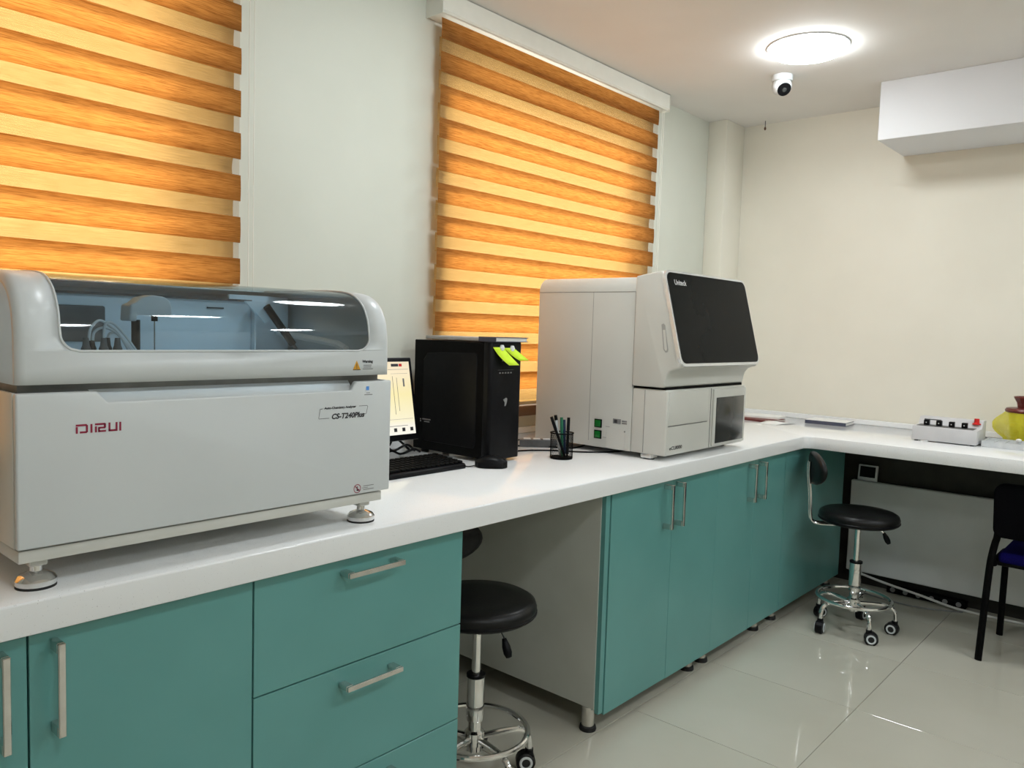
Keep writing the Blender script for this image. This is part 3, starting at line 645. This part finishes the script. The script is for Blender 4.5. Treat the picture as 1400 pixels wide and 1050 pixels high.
def note(x, z, w_, l, slant, label, curl):
    r = thing('sticky_note', label, 'sticky note', (x, 1.797, z), 'lime notes on the computer tower')
    rows = []
    for k in range(7):
        t = k/6
        rows.append([(x+slant*t+w_*q, 1.7965-.0008-curl*t**1.6, z-l*t+.004*math.sin(PI*t)*(q-.5)) for q in (0, .5, 1)])
    s = MB().quads(rows).build('sheet', 'lime', r, recalc=False); s.modifiers.new('t', 'SOLIDIFY').thickness = .0004
    m = MB(); cx, cz = x+w_*.85, z-.002
    for k in range(7):
        a = k*2*PI/6; rr = 0 if k == 6 else .006
        m.lathe([(0, -.005), (.004, -.0035), (.0055, 0), (.004, .0035), (0, .005)], (cx+rr*math.cos(a), 1.7955, cz+rr*math.sin(a)), 8)
    m.build('tape_knot', 'tape', r)
note(1.936, 1.226, .052, .058, .044, 'lime sticky note hanging lower and left on the tower front', .035)
note(1.990, 1.224, .050, .042, .058, 'lime sticky note folded towards the tower front right edge', .022)

for o_ in list(bpy.data.objects):
    if o_.parent is None and o_.name.split('.')[0] in ('computer_tower', 'folder', 'sticky_note', 'notebook'):
        o_.location.x *= .973; o_.location.y *= .973; o_.scale = (.973, .973, 1)
mo = thing('monitor', 'black monitor showing a cream data screen between analyzer and tower', 'monitor', (1.53, 2.0, ZT))
mang = math.radians(11)
mm = Matrix.Translation((1.535, 1.955, .925)) @ Matrix.Rotation(-mang, 4, 'X')
MB().box(-.226, .226, .004, .022, -.012, .262, .004, mat=mm).build('bezel', 'blackp', mo)
M['screen'] = None
def screen_mat():
    m = bpy.data.materials.new('data_screen'); m.use_nodes = True; nt = m.node_tree; p = nt.nodes['Principled BSDF']; L = nt.links.new
    p.inputs['Base Color'].default_value = (.02, .02, .02, 1); p.inputs['Roughness'].default_value = .3
    tc = nt.nodes.new('ShaderNodeTexCoord'); sp = nt.nodes.new('ShaderNodeSeparateXYZ'); L(tc.outputs['Generated'], sp.inputs[0])
    r = nt.nodes.new('ShaderNodeValToRGB'); e = r.color_ramp.elements
    e[0].position = 0; e[0].color = (1, .97, .86, 1); e[1].position = 1; e[1].color = (.92, .78, .55, 1)
    for q, c in ((.12, (1, .95, .82, 1)), (.2, (1, .93, .66, 1)), (.55, (1, .88, .46, 1)), (.85, (1, .86, .60, 1))):
        n = e.new(q); n.color = c
    L(sp.outputs[2], r.inputs[0]); L(r.outputs[0], p.inputs['Emission Color']); p.inputs['Emission Strength'].default_value = .95
    return m
M['screen'] = screen_mat()
scn = MB().box(-.212, .212, .0020, .0045, .008, .248, mat=mm).build('display', 'screen', mo)
for k in range(12): MB().box(-.19+.0345*k, -.178+.0345*k, .0010, .0021, .018, .030, mat=mm).build('screen_icon', 'blackprint', scn)
MB().box(.135, .165, .0010, .0021, .232, .241, mat=mm).build('screen_title', 'blackprint', scn)
for a, b_, c, d_ in ((.12, .205, .2218, .2228), (.13, .20, .208, .2087), (.135, .136, .075, .20), (.152, .153, .085, .195), (.178, .184, .165, .192), (.10, .205, .058, .0587), (.10, .18, .036, .0375)): MB().box(a, b_, .0010, .0021, c, d_, mat=mm).build('screen_line', 'greyprint', scn)
MB().box(.168, .180, .0010, .0021, .232, .241, mat=mm).build('screen_logo', 'red', scn)
MB().prism([(1.50, .86), (1.57, .86), (1.565, 1.0), (1.505, 1.0)], 1.985, 2.03, 'y', .004).build('stand_neck', 'blackp', mo)
MB().prism(arc(1.535, 2.0, .11, 0, 2*PI, 28)[:-1], ZT, ZT+.014, 'z', .004).build('stand_base', 'blackp', mo)
MB().cyl((1.535, 1.985, .99), (1.535, 2.045, .99), .03).build('stand_hinge', 'blackp', mo)

kb = thing('keyboard', 'black computer keyboard in front of the monitor', 'keyboard', (1.55, 1.82, ZT))
kb.rotation_euler.z = 0
MB().prism([(1.742, ZT), (1.895, ZT), (1.895, ZT+.026), (1.885, ZT+.027), (1.748, ZT+.017), (1.742, ZT+.012)], 1.325, 1.768, 'x', .003, 2).build('tray', 'blackp', kb)
km = None
for rI in range(6):
    for cI in range(22):
        ya = 1.7515+rI*.0222; xa = 1.333+cI*.0197
        if rI == 0 and 4 <= cI <= 8: continue
        m = MB().box(-.0085, .0085, -.0095, .0095, 0, .008, .0025, 1) if km is None else None
        if km is None: o = m.build('key', 'blackm', None); km = o.data
        else: o = bpy.data.objects.new('key', km); COL.objects.link(o)
        o.parent = kb; o.location = Vector((xa+.0085, ya+.0095, ZT+.0165+(ya-1.75)*.074))-kb.location
MB().box(1.333+4*.0197, 1.333+9*.0197-.003, 1.7515, 1.7705, ZT+.0165, ZT+.0245, .0025, 1).build('space_bar', 'blackm', kb)
ms = thing('computer_mouse', 'black computer mouse in front of the tower', 'mouse', (1.845, 1.705, ZT))
m = MB(); rows = []
for i in range(9):
    t = i/8; yy = -.052+.104*t; hw = .031*math.sqrt(max(1-(2*t-1)**4, .02)); hh = .036*(math.sin(PI*(.12+.76*t)))**.7
    rows.append([(hw*math.cos(PI*k/10), yy, .004+hh*math.sin(PI*k/10)**.8 if 0 < k < 10 else .002) for k in range(11)])
m.quads(rows)
m.poly([p for p in rows[0]]); m.poly([p for p in rows[-1]])
m.poly([r_[0] for r_ in rows]+[r_[-1] for r_ in reversed(rows)])
rot = Matrix.Translation((1.845, 1.705, ZT)) @ Matrix.Rotation(math.radians(38), 4, 'Z')
bmesh.ops.transform(m.b, matrix=rot, verts=m.b.verts); m.build('shell', 'blackp', ms)
MB().box(-.003, .003, -.036, -.018, .025, .033, .002, mat=rot).build('scroll_wheel', 'rubber', ms)
def cable(name, pts, r, mat, label, n=8):
    return tag(MB().tube(smoothpath(pts, n), r, 7).build(name, mat, None, pts[0]), label, 'cable')
z = ZT+.0028
cable('cable', [(1.80, 1.735, z+.004), (1.785, 1.75, z), (1.790, 1.78, z), (1.80, 1.82, z), (1.82, 1.86, z), (1.84, 1.89, z)], .0018, 'blackp', 'thin mouse cable running behind the keyboard')
cable('cable', [(2.04, 2.02, z), (2.20, 1.98, z), (2.30, 1.90, z), (2.36, 1.80, z), (2.40, 1.78, z), (2.48, 1.80, z)], .0030, 'blackp', 'black cable running from the tower under the cream analyzer')
cable('cable', [(2.04, 1.86, z), (2.17, 1.86, z), (2.26, 1.80, z), (2.33, 1.70, z), (2.41, 1.64, z), (2.50, 1.62, z)], .0030, 'blackp', 'black cable lying behind the mesh pen cup')
cable('cable', [(2.05, 2.06, z), (2.22, 2.08, z+.01), (2.34, 2.10, z+.02), (2.36, 2.10, z+.05), (2.33, 2.11, z+.065), (2.36, 2.112, z+.075), (2.41, 2.105, z+.075)], .0030, 'blackp', 'looping black cable by the wall below the blind')
cable('cable', [(2.05, 2.10, z+.05), (2.2, 2.105, z+.05), (2.29, 2.108, z+.06), (2.31, 2.11, z+.10), (2.34, 2.112, z+.13)], .0022, 'blackp', 'thin black cable rising along the wall below the blind')
cable('cable', [(2.04, 2.035, z), (2.16, 2.04, z), (2.26, 2.03, z), (2.34, 2.045, z), (2.385, 2.05, z)], .0028, 'blackp', 'black cable between tower and power strip')
for k, pp in enumerate(([(1.655, 2.066, z), (1.69, 2.072, z), (1.73, 2.063, z+.016), (1.78, 2.071, z), (1.83, 2.063, z+.012), (1.865, 2.068, z)], [(1.655, 2.09, z), (1.68, 2.10, z+.022), (1.72, 2.086, z+.034), (1.77, 2.10, z+.008), (1.82, 2.088, z+.026), (1.865, 2.096, z)], [(1.655, 2.13, z), (1.68, 2.118, z+.030), (1.71, 2.14, z+.050), (1.76, 2.12, z+.022), (1.81, 2.14, z+.045), (1.865, 2.125, z)])):
    cable('cable', pp, .0042, 'blackp', ('black cable behind the monitor stand, lowest of the tangle', 'black cable behind the monitor stand, in the middle of the tangle', 'black cable behind the monitor stand, closest to the wall')[k])
ps = thing('power_strip', 'short dark power strip behind the pen cup', 'power strip', (2.30, 1.90, ZT))
rot = Matrix.Translation((2.315, 1.90, ZT)) @ Matrix.Rotation(math.radians(-48), 4, 'Z')
MB().box(-.07, .07, -.022, .022, 0, .028, .004, mat=rot).build('housing', 'darkgrey', ps)
for k in range(3): MB().box(-.055+.037*k, -.028+.037*k, -.0135, .0135, .027, .031, .002, mat=rot).build('socket', 'mixergrey', ps)
# pen cup and pens
cx, cy = 2.168, 1.672
pc = thing('pen_cup', 'black wire-mesh pen cup on the white worktop', 'pen cup', (cx, cy, ZT))
MB().lathe([(0, 0), (.039, 0), (.0395, .006), (0, .006)], (cx, cy, ZT), 32).build('base', 'blackm', pc)
MB().tube([(cx+.040*math.cos(a), cy+.040*math.sin(a), ZT+.090) for a in [2*PI*k/32 for k in range(32)]], .0024, 6, closed=True).build('rim', 'blackm', pc)
m = MB(); nM = 44
for k in range(nM):
    a0 = 2*PI*k/nM
    for s in (-1, 1):
        m.tube([(cx+.0393*math.cos(a0+s*t*.9), cy+.0393*math.sin(a0+s*t*.9), ZT+.005+.085*t) for t in (0, .25, .5, .75, 1)], .00042, 3, caps=False)
tag(m.build('mesh_wall', 'blackm', pc), kind='stuff')
for k, (dx, dy, tx, ty, l, mat, lab) in enumerate(((.005, -.012, -.040, .018, .150, 'blackp', 'black marker leaning out of the pen cup towards the tower'), (.01, .012, -.012, .022, .146, 'white', 'white pen with a black cap in the pen cup'), (.0, -.004, .002, .006, .137, 'pengreen', 'green pen in the pen cup'), (.014, -.004, .014, .004, .128, 'penblue', 'dark blue pen in the pen cup'), (.004, -.022, .022, -.010, .138, 'blackp', 'upright black pen in the pen cup'))):
    p0 = Vector((cx+dx, cy+dy, ZT+.0065)); p1 = Vector((cx+tx, cy+ty, 0)); hz = math.sqrt(max(l*l-(p1.x-p0.x)**2-(p1.y-p0.y)**2, .001)); p1.z = p0.z+hz
    dd = (p1-p0).normalized(); pn = thing('pen', lab, 'pen', p0)
    cf = .88 if k == 1 else .68
    MB().cyl(p0+dd*.012, p0+dd*l*cf, .0050, n=12).cyl(p0, p0+dd*.012, .0012, .0046, n=12).build('barrel', mat, pn)
    MB().cyl(p0+dd*l*cf, p1, .0060, .0054, n=12).build('cap', 'blackp' if k == 1 else mat, pn)

# ------------------------------------------------------------------ far counter: booklets, notebook, mixer, sharps bag, rack
def booklet(c, w_, l, h, ang, mats, name, label, cat, z0=ZT):
    r = thing(name, label, cat, (c[0], c[1], z0))
    mt = Matrix.Translation((c[0], c[1], z0)) @ Matrix.Rotation(math.radians(ang), 4, 'Z')
    e = min(.0022, h*.2)
    MB().box(-w_/2+.003, w_/2-.003, -l/2+.003, l/2-.002, e, h-e, mat=mt).build('pages', 'paper', r)
    MB().box(-w_/2, w_/2, -l/2, l/2, 0, e, mat=mt).box(-w_/2, w_/2, -l/2, l/2, h-e, h, mat=mt).build('cover', mats, r)
    MB().box(-w_/2, -w_/2+.0025, -l/2, l/2, e, h-e, mat=mt).build('spine', mats, r)
    return r
booklet((4.185, 1.468), .150, .205, .018, 3, 'navy', 'notebook', 'white-paged notebook with a dark cover alone on the far counter', 'notebook')
bpl = bpy.data.objects
nbp = [o for o in bpl if o.name.startswith('cover')][-1]
MB().box(4.109, 4.262, 1.366, 1.570, ZT+.018, ZT+.0186, mat=Matrix.Translation((4.185, 1.468, 0)) @ Matrix.Rotation(math.radians(3), 4, 'Z') @ Matrix.Translation((-4.185, -1.468, 0))).build('cover_face', 'paper', nbp.parent)
booklet((4.03, 1.80), .17, .24, .010, -12, 'maroon', 'booklet', 'maroon-edged booklet at the bottom of the pile behind the cream analyzer', 'booklet')
booklet((4.10, 1.80), .16, .22, .009, 8, 'paper', 'booklet', 'white booklet lying on top of the maroon booklet', 'booklet', ZT+.010)
pl = thing('paper_sheet', 'loose curled paper slip beside the maroon booklet', 'paper', (3.93, 1.66, ZT))
rows = [[(3.86+.15*i/6, 1.62+.09*j/3-.04*i/6, ZT+.001+.010*math.sin(PI*i/6)*(.3+.7*j/3)) for i in range(7)] for j in range(4)]
s = MB().quads(rows).build('sheet', 'paper', pl, recalc=False); s.modifiers.new('t', 'SOLIDIFY').thickness = .0006

mx = thing('rocker_mixer', 'light grey bench mixer with four black knobs and a red button', 'lab mixer', (3.93, .86, ZT))
MB().prism([(3.85, ZT+.004), (4.03, ZT+.004), (4.03, ZT+.102), (3.975, ZT+.102), (3.945, ZT+.070), (3.856, ZT+.068), (3.85, ZT+.062)], .727, .985, 'x' if False else 'y', .004, 2) if False else None
mp_ = [(3.85, ZT+.004), (4.03, ZT+.004), (4.03, ZT+.102), (3.975, ZT+.102), (3.948, ZT+.070), (3.854, ZT+.068)]
MB().prism(mp_, .727, .985, 'y', .004, 2).build('case', 'mixergrey', mx)
MB().prism([(3.862, ZT+.0675), (3.935, ZT+.0688), (3.935, ZT+.0708), (3.862, ZT+.0695)], .745, .970, 'y').build('top_plate', 'darkgrey', mx)
for k in range(4):
    yy = .938-.0505*k
    kn = MB().box(3.893, 3.917, yy-.011, yy+.011, ZT+.070, ZT+.094, .003).build('knob', 'blackp', mx)
    MB().box(3.8915, 3.8935, yy-.002, yy+.002, ZT+.080, ZT+.084).build('knob_mark', 'whiteprint', kn)
MB().box(3.900, 3.909, .880, .948, ZT+.094, ZT+.098, .001).build('clip_bar', 'darkgrey', mx)
MB().lathe([(0, 0), (.017, 0), (.017, .004), (.011, .007), (.010, .026), (0, .026)], (3.962, .752, ZT+.086), 20).build('red_button', 'red', mx)
for yy in (.745, .967):
    for xx in (3.862, 4.015): MB().cyl((xx, yy, ZT), (xx, yy, ZT+.006), .008, n=12).build('foot', 'rubber', mx)
MB().box(3.842, 3.852, .915, .945, ZT, ZT+.004, .001).build('torn_label', 'paper', mx)
cable('cable', [(4.032, .74, ZT+.03), (4.05, .72, ZT+.02), (4.065, .70, ZT+.006), (4.09, .69, ZT+.003), (4.14, .70, ZT+.003)], .0022, 'darkgrey', 'grey cable leaving the grey bench mixer')

sx_, sy_ = 4.14, .585
sh = thing('sharps_bin', 'yellow sharps bin with a brown-red lid, wrapped in a film bag', 'waste bin', (sx_, sy_, ZT))
MB().lathe([(0, 0), (.058, 0), (.062, .004), (.078, .135), (.074, .140), (0, .140)], (sx_, sy_, ZT), 32).build('bucket', 'bagbox', sh)
MB().lathe([(0, .142), (.088, .142), (.092, .145), (.093, .152), (.088, .160), (.050, .164), (0, .164)], (sx_, sy_, ZT), 36).build('lid', 'brownlid', sh)
m = MB(); m.lathe([(.046, .164), (.050, .185), (.063, .208), (.062, .213), (.055, .213), (.040, .172), (0, .172)], (sx_, sy_, ZT), 12); m.build('lid_cap', 'brownlid', sh, ang=.3)
rows = []; nA = 72
for j in range(15):
    t = j/14; z_ = .142*(1-t)+.003*t
    row = []
    for k in range(nA+1):
        a = 2*PI*k/nA
        base = .090+.020*math.sin(PI*t)**1.2
        lobe = .032*math.exp(-((math.atan2(math.sin(a-1.9), math.cos(a-1.9)))/.7)**2)*math.sin(PI*min(t*1.15, 1))
        pin = -.012*t
        wr = (.0065*math.sin(9*a+4*t+1.5*math.sin(3*a))+.0045*math.sin(21*a-6*t)+.0025*math.sin(37*a+9*t))*(.25+t)
        r_ = base+lobe+pin+wr
        row.append((sx_+r_*math.cos(a), sy_+r_*math.sin(a), ZT+z_))
    rows.append(row)
MB().quads(rows).build('film_bag', 'bag', sh, recalc=True)
rk = thing('tube_rack', 'low clear acrylic rack in front of the yellow sharps bin', 'rack', (3.96, .61, ZT))
RX0, RX1, RY0, RY1, RH = 3.885, 4.035, .47, .715, .026
MB().box(RX0, RX1, RY0, RY1, ZT, ZT+.004, .0008, 1).build('rack_base', 'acrylic', rk)
for q in ((RX0, RX0+.003, RY0, RY1), (RX1-.003, RX1, RY0, RY1), (RX0+.003, RX1-.003, RY0, RY0+.003), (RX0+.003, RX1-.003, RY1-.003, RY1)): MB().box(q[0], q[1], q[2], q[3], ZT+.004, ZT+RH).build('rack_wall', 'acrylic', rk)
for k in range(5): MB().box(RX0+.004, RX1-.004, RY0+.035+.042*k, RY0+.037+.042*k, ZT+.004, ZT+RH-.003).build('rack_divider', 'acrylic', rk)
for k in range(4): MB().box(RX0+.028+.03*k, RX0+.030+.03*k, RY0+.004, RY1-.004, ZT+.004, ZT+RH-.004).build('rack_divider', 'acrylic', rk)
for k, (tx, ty) in enumerate(((3.93, .585), (3.955, .545), (3.905, .548))):
    t = thing('sample_cup', ('white sample cup in the clear rack, nearest the grey mixer', 'white sample cup in the clear rack, nearest the sharps bin', 'white sample cup in the clear rack, nearest the counter edge')[k], 'sample cup', (tx, ty, ZT+.004), 'white cups in the clear rack')
    MB().lathe([(0, 0), (.006, 0), (.008, .03), (0, .03)], (tx, ty, ZT+.004), 14).build('cup', 'white', t)
    MB().lathe([(0, .03), (.0105, .03), (.0105, .037), (.004, .040), (0, .040)], (tx, ty, ZT+.004), 14).build('cap', 'paper', t)

# ------------------------------------------------------------------ stools
def make_stool():
    r = thing('lab_stool', 'stool', 'stool', (0, 0, 0))
    MB().lathe([(0, .478), (.135, .478), (.155, .483), (.165, .495), (.167, .510), (.162, .524), (.148, .532), (.10, .535), (0, .536)], n=48).build('seat', 'leather', r, ang=1.2)
    MB().lathe([(.1655, .490), (.1685, .494), (.1685, .4975), (.1655, .500)], n=48).build('seat_piping', 'blackp', r)
    MB().box(-.06, .06, -.06, .06, .468, .4785, .003).build('mounting_plate', 'blackm', r)
    MB().cyl((0, 0, .29), (0, 0, .47), .0125, n=20).build('gas_lift', 'chrome', r)
    MB().lathe([(0, .175), (.0245, .175), (.0255, .18), (.0255, .30), (.0235, .306), (0, .306)], n=24).build('column', 'chrome', r)
    MB().lathe([(.0245, .300), (.027, .301), (.027, .309), (.0135, .310)], n=24).build('column_ring', 'blackp', r)
    MB().lathe([(0, .085), (.022, .085), (.022, .10), (.028, .104), (.028, .140), (.020, .146), (.018, .176), (0, .176)], n=24).build('hub', 'chrome', r)
    MB().tube([(.152*math.cos(a), .152*math.sin(a), .142) for a in [2*PI*k/48 for k in range(48)]], .0085, 10, closed=True).build('foot_ring', 'chrome', r)
    for k in range(5):
        a = math.radians(4+72*k); c, s = math.cos(a), math.sin(a)
        pts = smoothpath([(.02*c, .02*s, .122), (.09*c, .09*s, .126), (.135*c, .135*s, .124), (.158*c, .158*s, .112), (.168*c, .168*s, .09), (.170*c, .170*s, .058)], 4)
        lg = MB().tube(pts, .0095, 10).build('leg', 'chrome', r)
        ca_ = math.radians(random.choice((20, 50, 200, 80, 300))+40*k); wx, wy = math.cos(ca_), math.sin(ca_)
        ctr = Vector((.170*c-.010*wy, .170*s+.010*wx, .0255)); ax = Vector((wx, wy, 0))
        q = Matrix.Translation(ctr) @ ax.to_track_quat('Z', 'Y').to_matrix().to_4x4()
        cs = MB().lathe([(0, -.019), (.014, -.019), (.022, -.017), (.0255, -.012), (.0255, -.004), (.022, -.002), (.022, .002), (.0255, .004), (.0255, .012), (.022, .017), (.014, .019), (0, .019)], n=24, mat=q).build('caster', 'rubber', lg)
        for sg in (-1, 1): MB().lathe([(.0125, sg*.0192), (.0165, sg*.0205), (.0195, sg*.0192), (.0195, sg*.0175), (.0125, sg*.0175), (.0125, sg*.0192)], n=24, mat=q).build('wheel_ring', 'white', lg)
        ck = Matrix.Translation(ctr) @ ax.to_track_quat('Z', 'Y').to_matrix().to_4x4()
        MB().cyl((.170*c, .170*s, .044), (.170*c, .170*s, .062), .0125, n=14).lathe([(.0272, -.013), (.0285, -.013), (.0285, .013), (.0272, .013), (.0272, -.013)], n=24, mat=q).build('caster_hood', 'blackp', lg)
    lv = MB().tube(smoothpath([(.02, -.03, .472), (.045, -.075, .458), (.055, -.095, .435)], 5), .004, 8).build('lever', 'chrome', r)
    MB().lathe([(0, 0), (.006, 0), (.0115, .022), (.012, .040), (.008, .052), (0, .054)], n=16, mat=Matrix.Translation((.0535, -.092, .443)) @ Vector((.012, -.025, -.055)).to_track_quat('Z', 'Y').to_matrix().to_4x4()).build('lever_grip', 'blackp', lv)
    return r
def stool_back(r, ang, dz):
    """backrest pad on two chrome bars, in the direction ang"""
    c, s = math.cos(math.radians(ang)), math.sin(math.radians(ang)); px, py = -s, c
    for sg in (-1, 1):
        o = sg*.016
        pts = smoothpath([(.06*c+o*px, .06*s+o*py, .470), (.16*c+o*px, .16*s+o*py, .468), (.196*c+o*px, .196*s+o*py, .478), (.206*c+o*px, .206*s+o*py, .51), (.212*c+o*px, .212*s+o*py, .60), (.222*c+o*px, .222*s+o*py, .70+dz), (.222*c+o*px, .222*s+o*py, .755+dz)], 4)
        MB().tube(pts, .0062, 8).build('back_bar', 'chrome', r)
    m = MB(); n = 28
    for f_, off in ((1, 0),):
        rows = []
        for j, (k, d_) in enumerate(((.0, -.026), (.80, -.026), (.96, -.018), (1.0, -.008), (.96, .002), (.80, .006), (0, .006))):
            row = []
            for q in range(n+1):
                a = 2*PI*q/n; u = .145*k*math.cos(a); v = .072*k*math.sin(a); bend = .9*u*u
                dd = .208+d_-bend
                row.append((dd*c+u*px, dd*s+u*py, .725+dz+v))
            rows.append(row)
        m.quads(rows)
    bmesh.ops.remove_doubles(m.b, verts=m.b.verts, dist=1e-5)
    m.build('back_pad', 'leather', r, ang=1.3)
s2 = make_stool(); s2n = dup(s2)
s2['label'] = 'chrome stool with round black seat by the teal corner cabinet'; s2['group'] = 'round black lab stools'
s2n['label'] = 'chrome stool with round black seat in the knee space beside the drawer unit'; s2n['group'] = 'round black lab stools'
stool_back(s2, 122, -.012); stool_back(s2n, 80+33, -.085)
s2.location = (3.602, 1.112, 0)
s2n.location = (1.585, 1.50, 0); s2n.rotation_euler.z = math.radians(-33)

# ------------------------------------------------------------------ visitor chair
ch = thing('visitor_chair', 'black-framed visitor chair with dark blue seat at the far counter', 'chair', (3.84, .40, 0))
for yy, sg in ((.612, 1), (.182, -1)):
    MB().tube(smoothpath([(3.632, yy+.012*sg, 0), (3.645, yy+.006*sg, .20), (3.660, yy, .38), (3.676, yy-.004*sg, .44), (3.704, yy-.006*sg, .475), (3.712, yy-.010*sg, .50), (3.700, yy-.014*sg, .56), (3.680, yy-.016*sg, .64)], 5), .0125, 10, sx=1.25).build('rear_leg', 'blackm', ch)
    MB().tube(smoothpath([(4.02, yy+.004*sg, 0), (4.01, yy, .25), (4.0, yy-.002*sg, .36), (3.98, yy-.004*sg, .385), (3.9, yy-.006*sg, .392), (3.70, yy-.006*sg, .392)], 5), .0125, 10, sx=1.2).build('front_leg', 'blackm', ch)
for q in ((3.97, .385), (3.72, .392)): MB().tube([(q[0], .19, q[1]), (q[0], .604, q[1])], .011, 8).build('seat_rail', 'blackm', ch)
MB().box(3.70, 4.06, .20, .594, .396, .440, .018, 4).build('seat', 'bluefab', ch)
MB().prism(arc(.575, .69, .04, 0, PI/2, 5)+arc(.217, .69, .04, PI/2, PI, 5)+arc(.217, .545, .035, PI, 1.5*PI, 5)+arc(.575, .545, .035, 1.5*PI, 2*PI, 5), 3.645, 3.685, 'x', .010, 3).build('backrest', 'blackfab', ch)

# ------------------------------------------------------------------ heater panel, display, leads under the far counter
hpn = thing('panel_heater', 'flat white panel heater on the wall under the far counter', 'heater', (4.28, .72, .078))
MB().box(4.25, 4.285, .02, 1.362, .078, .556, .006, 3).build('panel', 'panel', hpn)
for yy in (.25, 1.1): MB().box(4.285, 4.3175, yy-.02, yy+.02, .15, .48).build('bracket', 'blackm', hpn)
dsp = thing('digital_clock', 'small white framed digital display standing on the heater panel', 'clock', (4.268, 1.288, .556))
rot = Matrix.Translation((4.262, 1.288, .5575)) @ Matrix.Rotation(math.radians(8), 4, 'Y')
MB().box(0, .018, -.048, .048, 0, .082, .004, mat=rot).build('frame', 'white', dsp)
MB().box(-.0008, .002, -.038, .038, .018, .074, mat=rot).build('screen', 'blackp', dsp)
cable('cable', [(4.238, 1.34, .085), (4.236, 1.27, .072), (4.225, 1.15, .055), (4.225, .98, .032), (4.222, .85, .012), (4.23, .72, .006), (4.24, .5, .006), (4.24, .2, .006)], .006, 'whitecord', 'thick white cable sagging to the floor below the heater')
cable('cable', [(4.16, 1.26, .004), (4.12, 1.1, .004), (4.13, .95, .004), (4.18, .85, .004), (4.21, .80, .004)], .0035, 'greyprint', 'thin grey cable on the floor behind the chrome stool')
fs = thing('power_strip', 'black power strip on the floor under the heater', 'power strip', (4.285, .98, 0))
MB().box(4.262, 4.308, .80, 1.16, 0, .038, .005).build('housing', 'blackm', fs)
for k in range(6): MB().cyl((4.2615, 1.13-.06*k, .020), (4.258, 1.13-.06*k, .020), .012, n=16).build('socket', 'greyprint', fs)

# ------------------------------------------------------------------ dome camera, ceiling hook
dc = thing('dome_camera', 'white dome security camera on the ceiling', 'camera', (3.575, 1.558, H))
MB().lathe([(0, 0), (.047, 0), (.047, -.022), (.044, -.026), (0, -.026)], (3.575, 1.558, H), 32).build('mount', 'white', dc)
aim = Vector((-.52, -.58, -.62)).normalized(); ctr = Vector((3.575, 1.558, H-.047))
MB().lathe([(0, -.044)]+[(.044*math.cos(a), .044*math.sin(a)) for a in [-PI/2+PI*k/14*.80 for k in range(1, 15)]]+[(0, .026)], ctr, 32, Vector(aim).to_track_quat('Z', 'Y').to_matrix().to_4x4()).build('eyeball', 'white', dc, ang=.9)
q = Matrix.Translation(ctr) @ aim.to_track_quat('Z', 'Y').to_matrix().to_4x4()
lens = MB().lathe([(.030, .0255), (.031, .034), (.027, .036), (0, .036)], n=28, mat=q).build('face_plate', 'blackp', dc)
MB().lathe([(.010, .036), (.010, .0385), (.007, .0395), (0, .0395)], n=20, mat=q).build('lens', 'screenglass', lens)
hk = thing('ceiling_hook', 'small dark wire hook hanging from the ceiling near the far wall', 'hook', (4.26, 1.94, H))
MB().tube([(4.26, 1.94, H), (4.26, 1.94, H-.036)], .0022, 6).build('wire', 'darkgrey', hk)
MB().lathe([(0, -.052), (.004, -.050), (.0065, -.042), (.004, -.034), (0, -.032)], (4.26, 1.94, H), 12).build('tip', 'brownrail', hk)
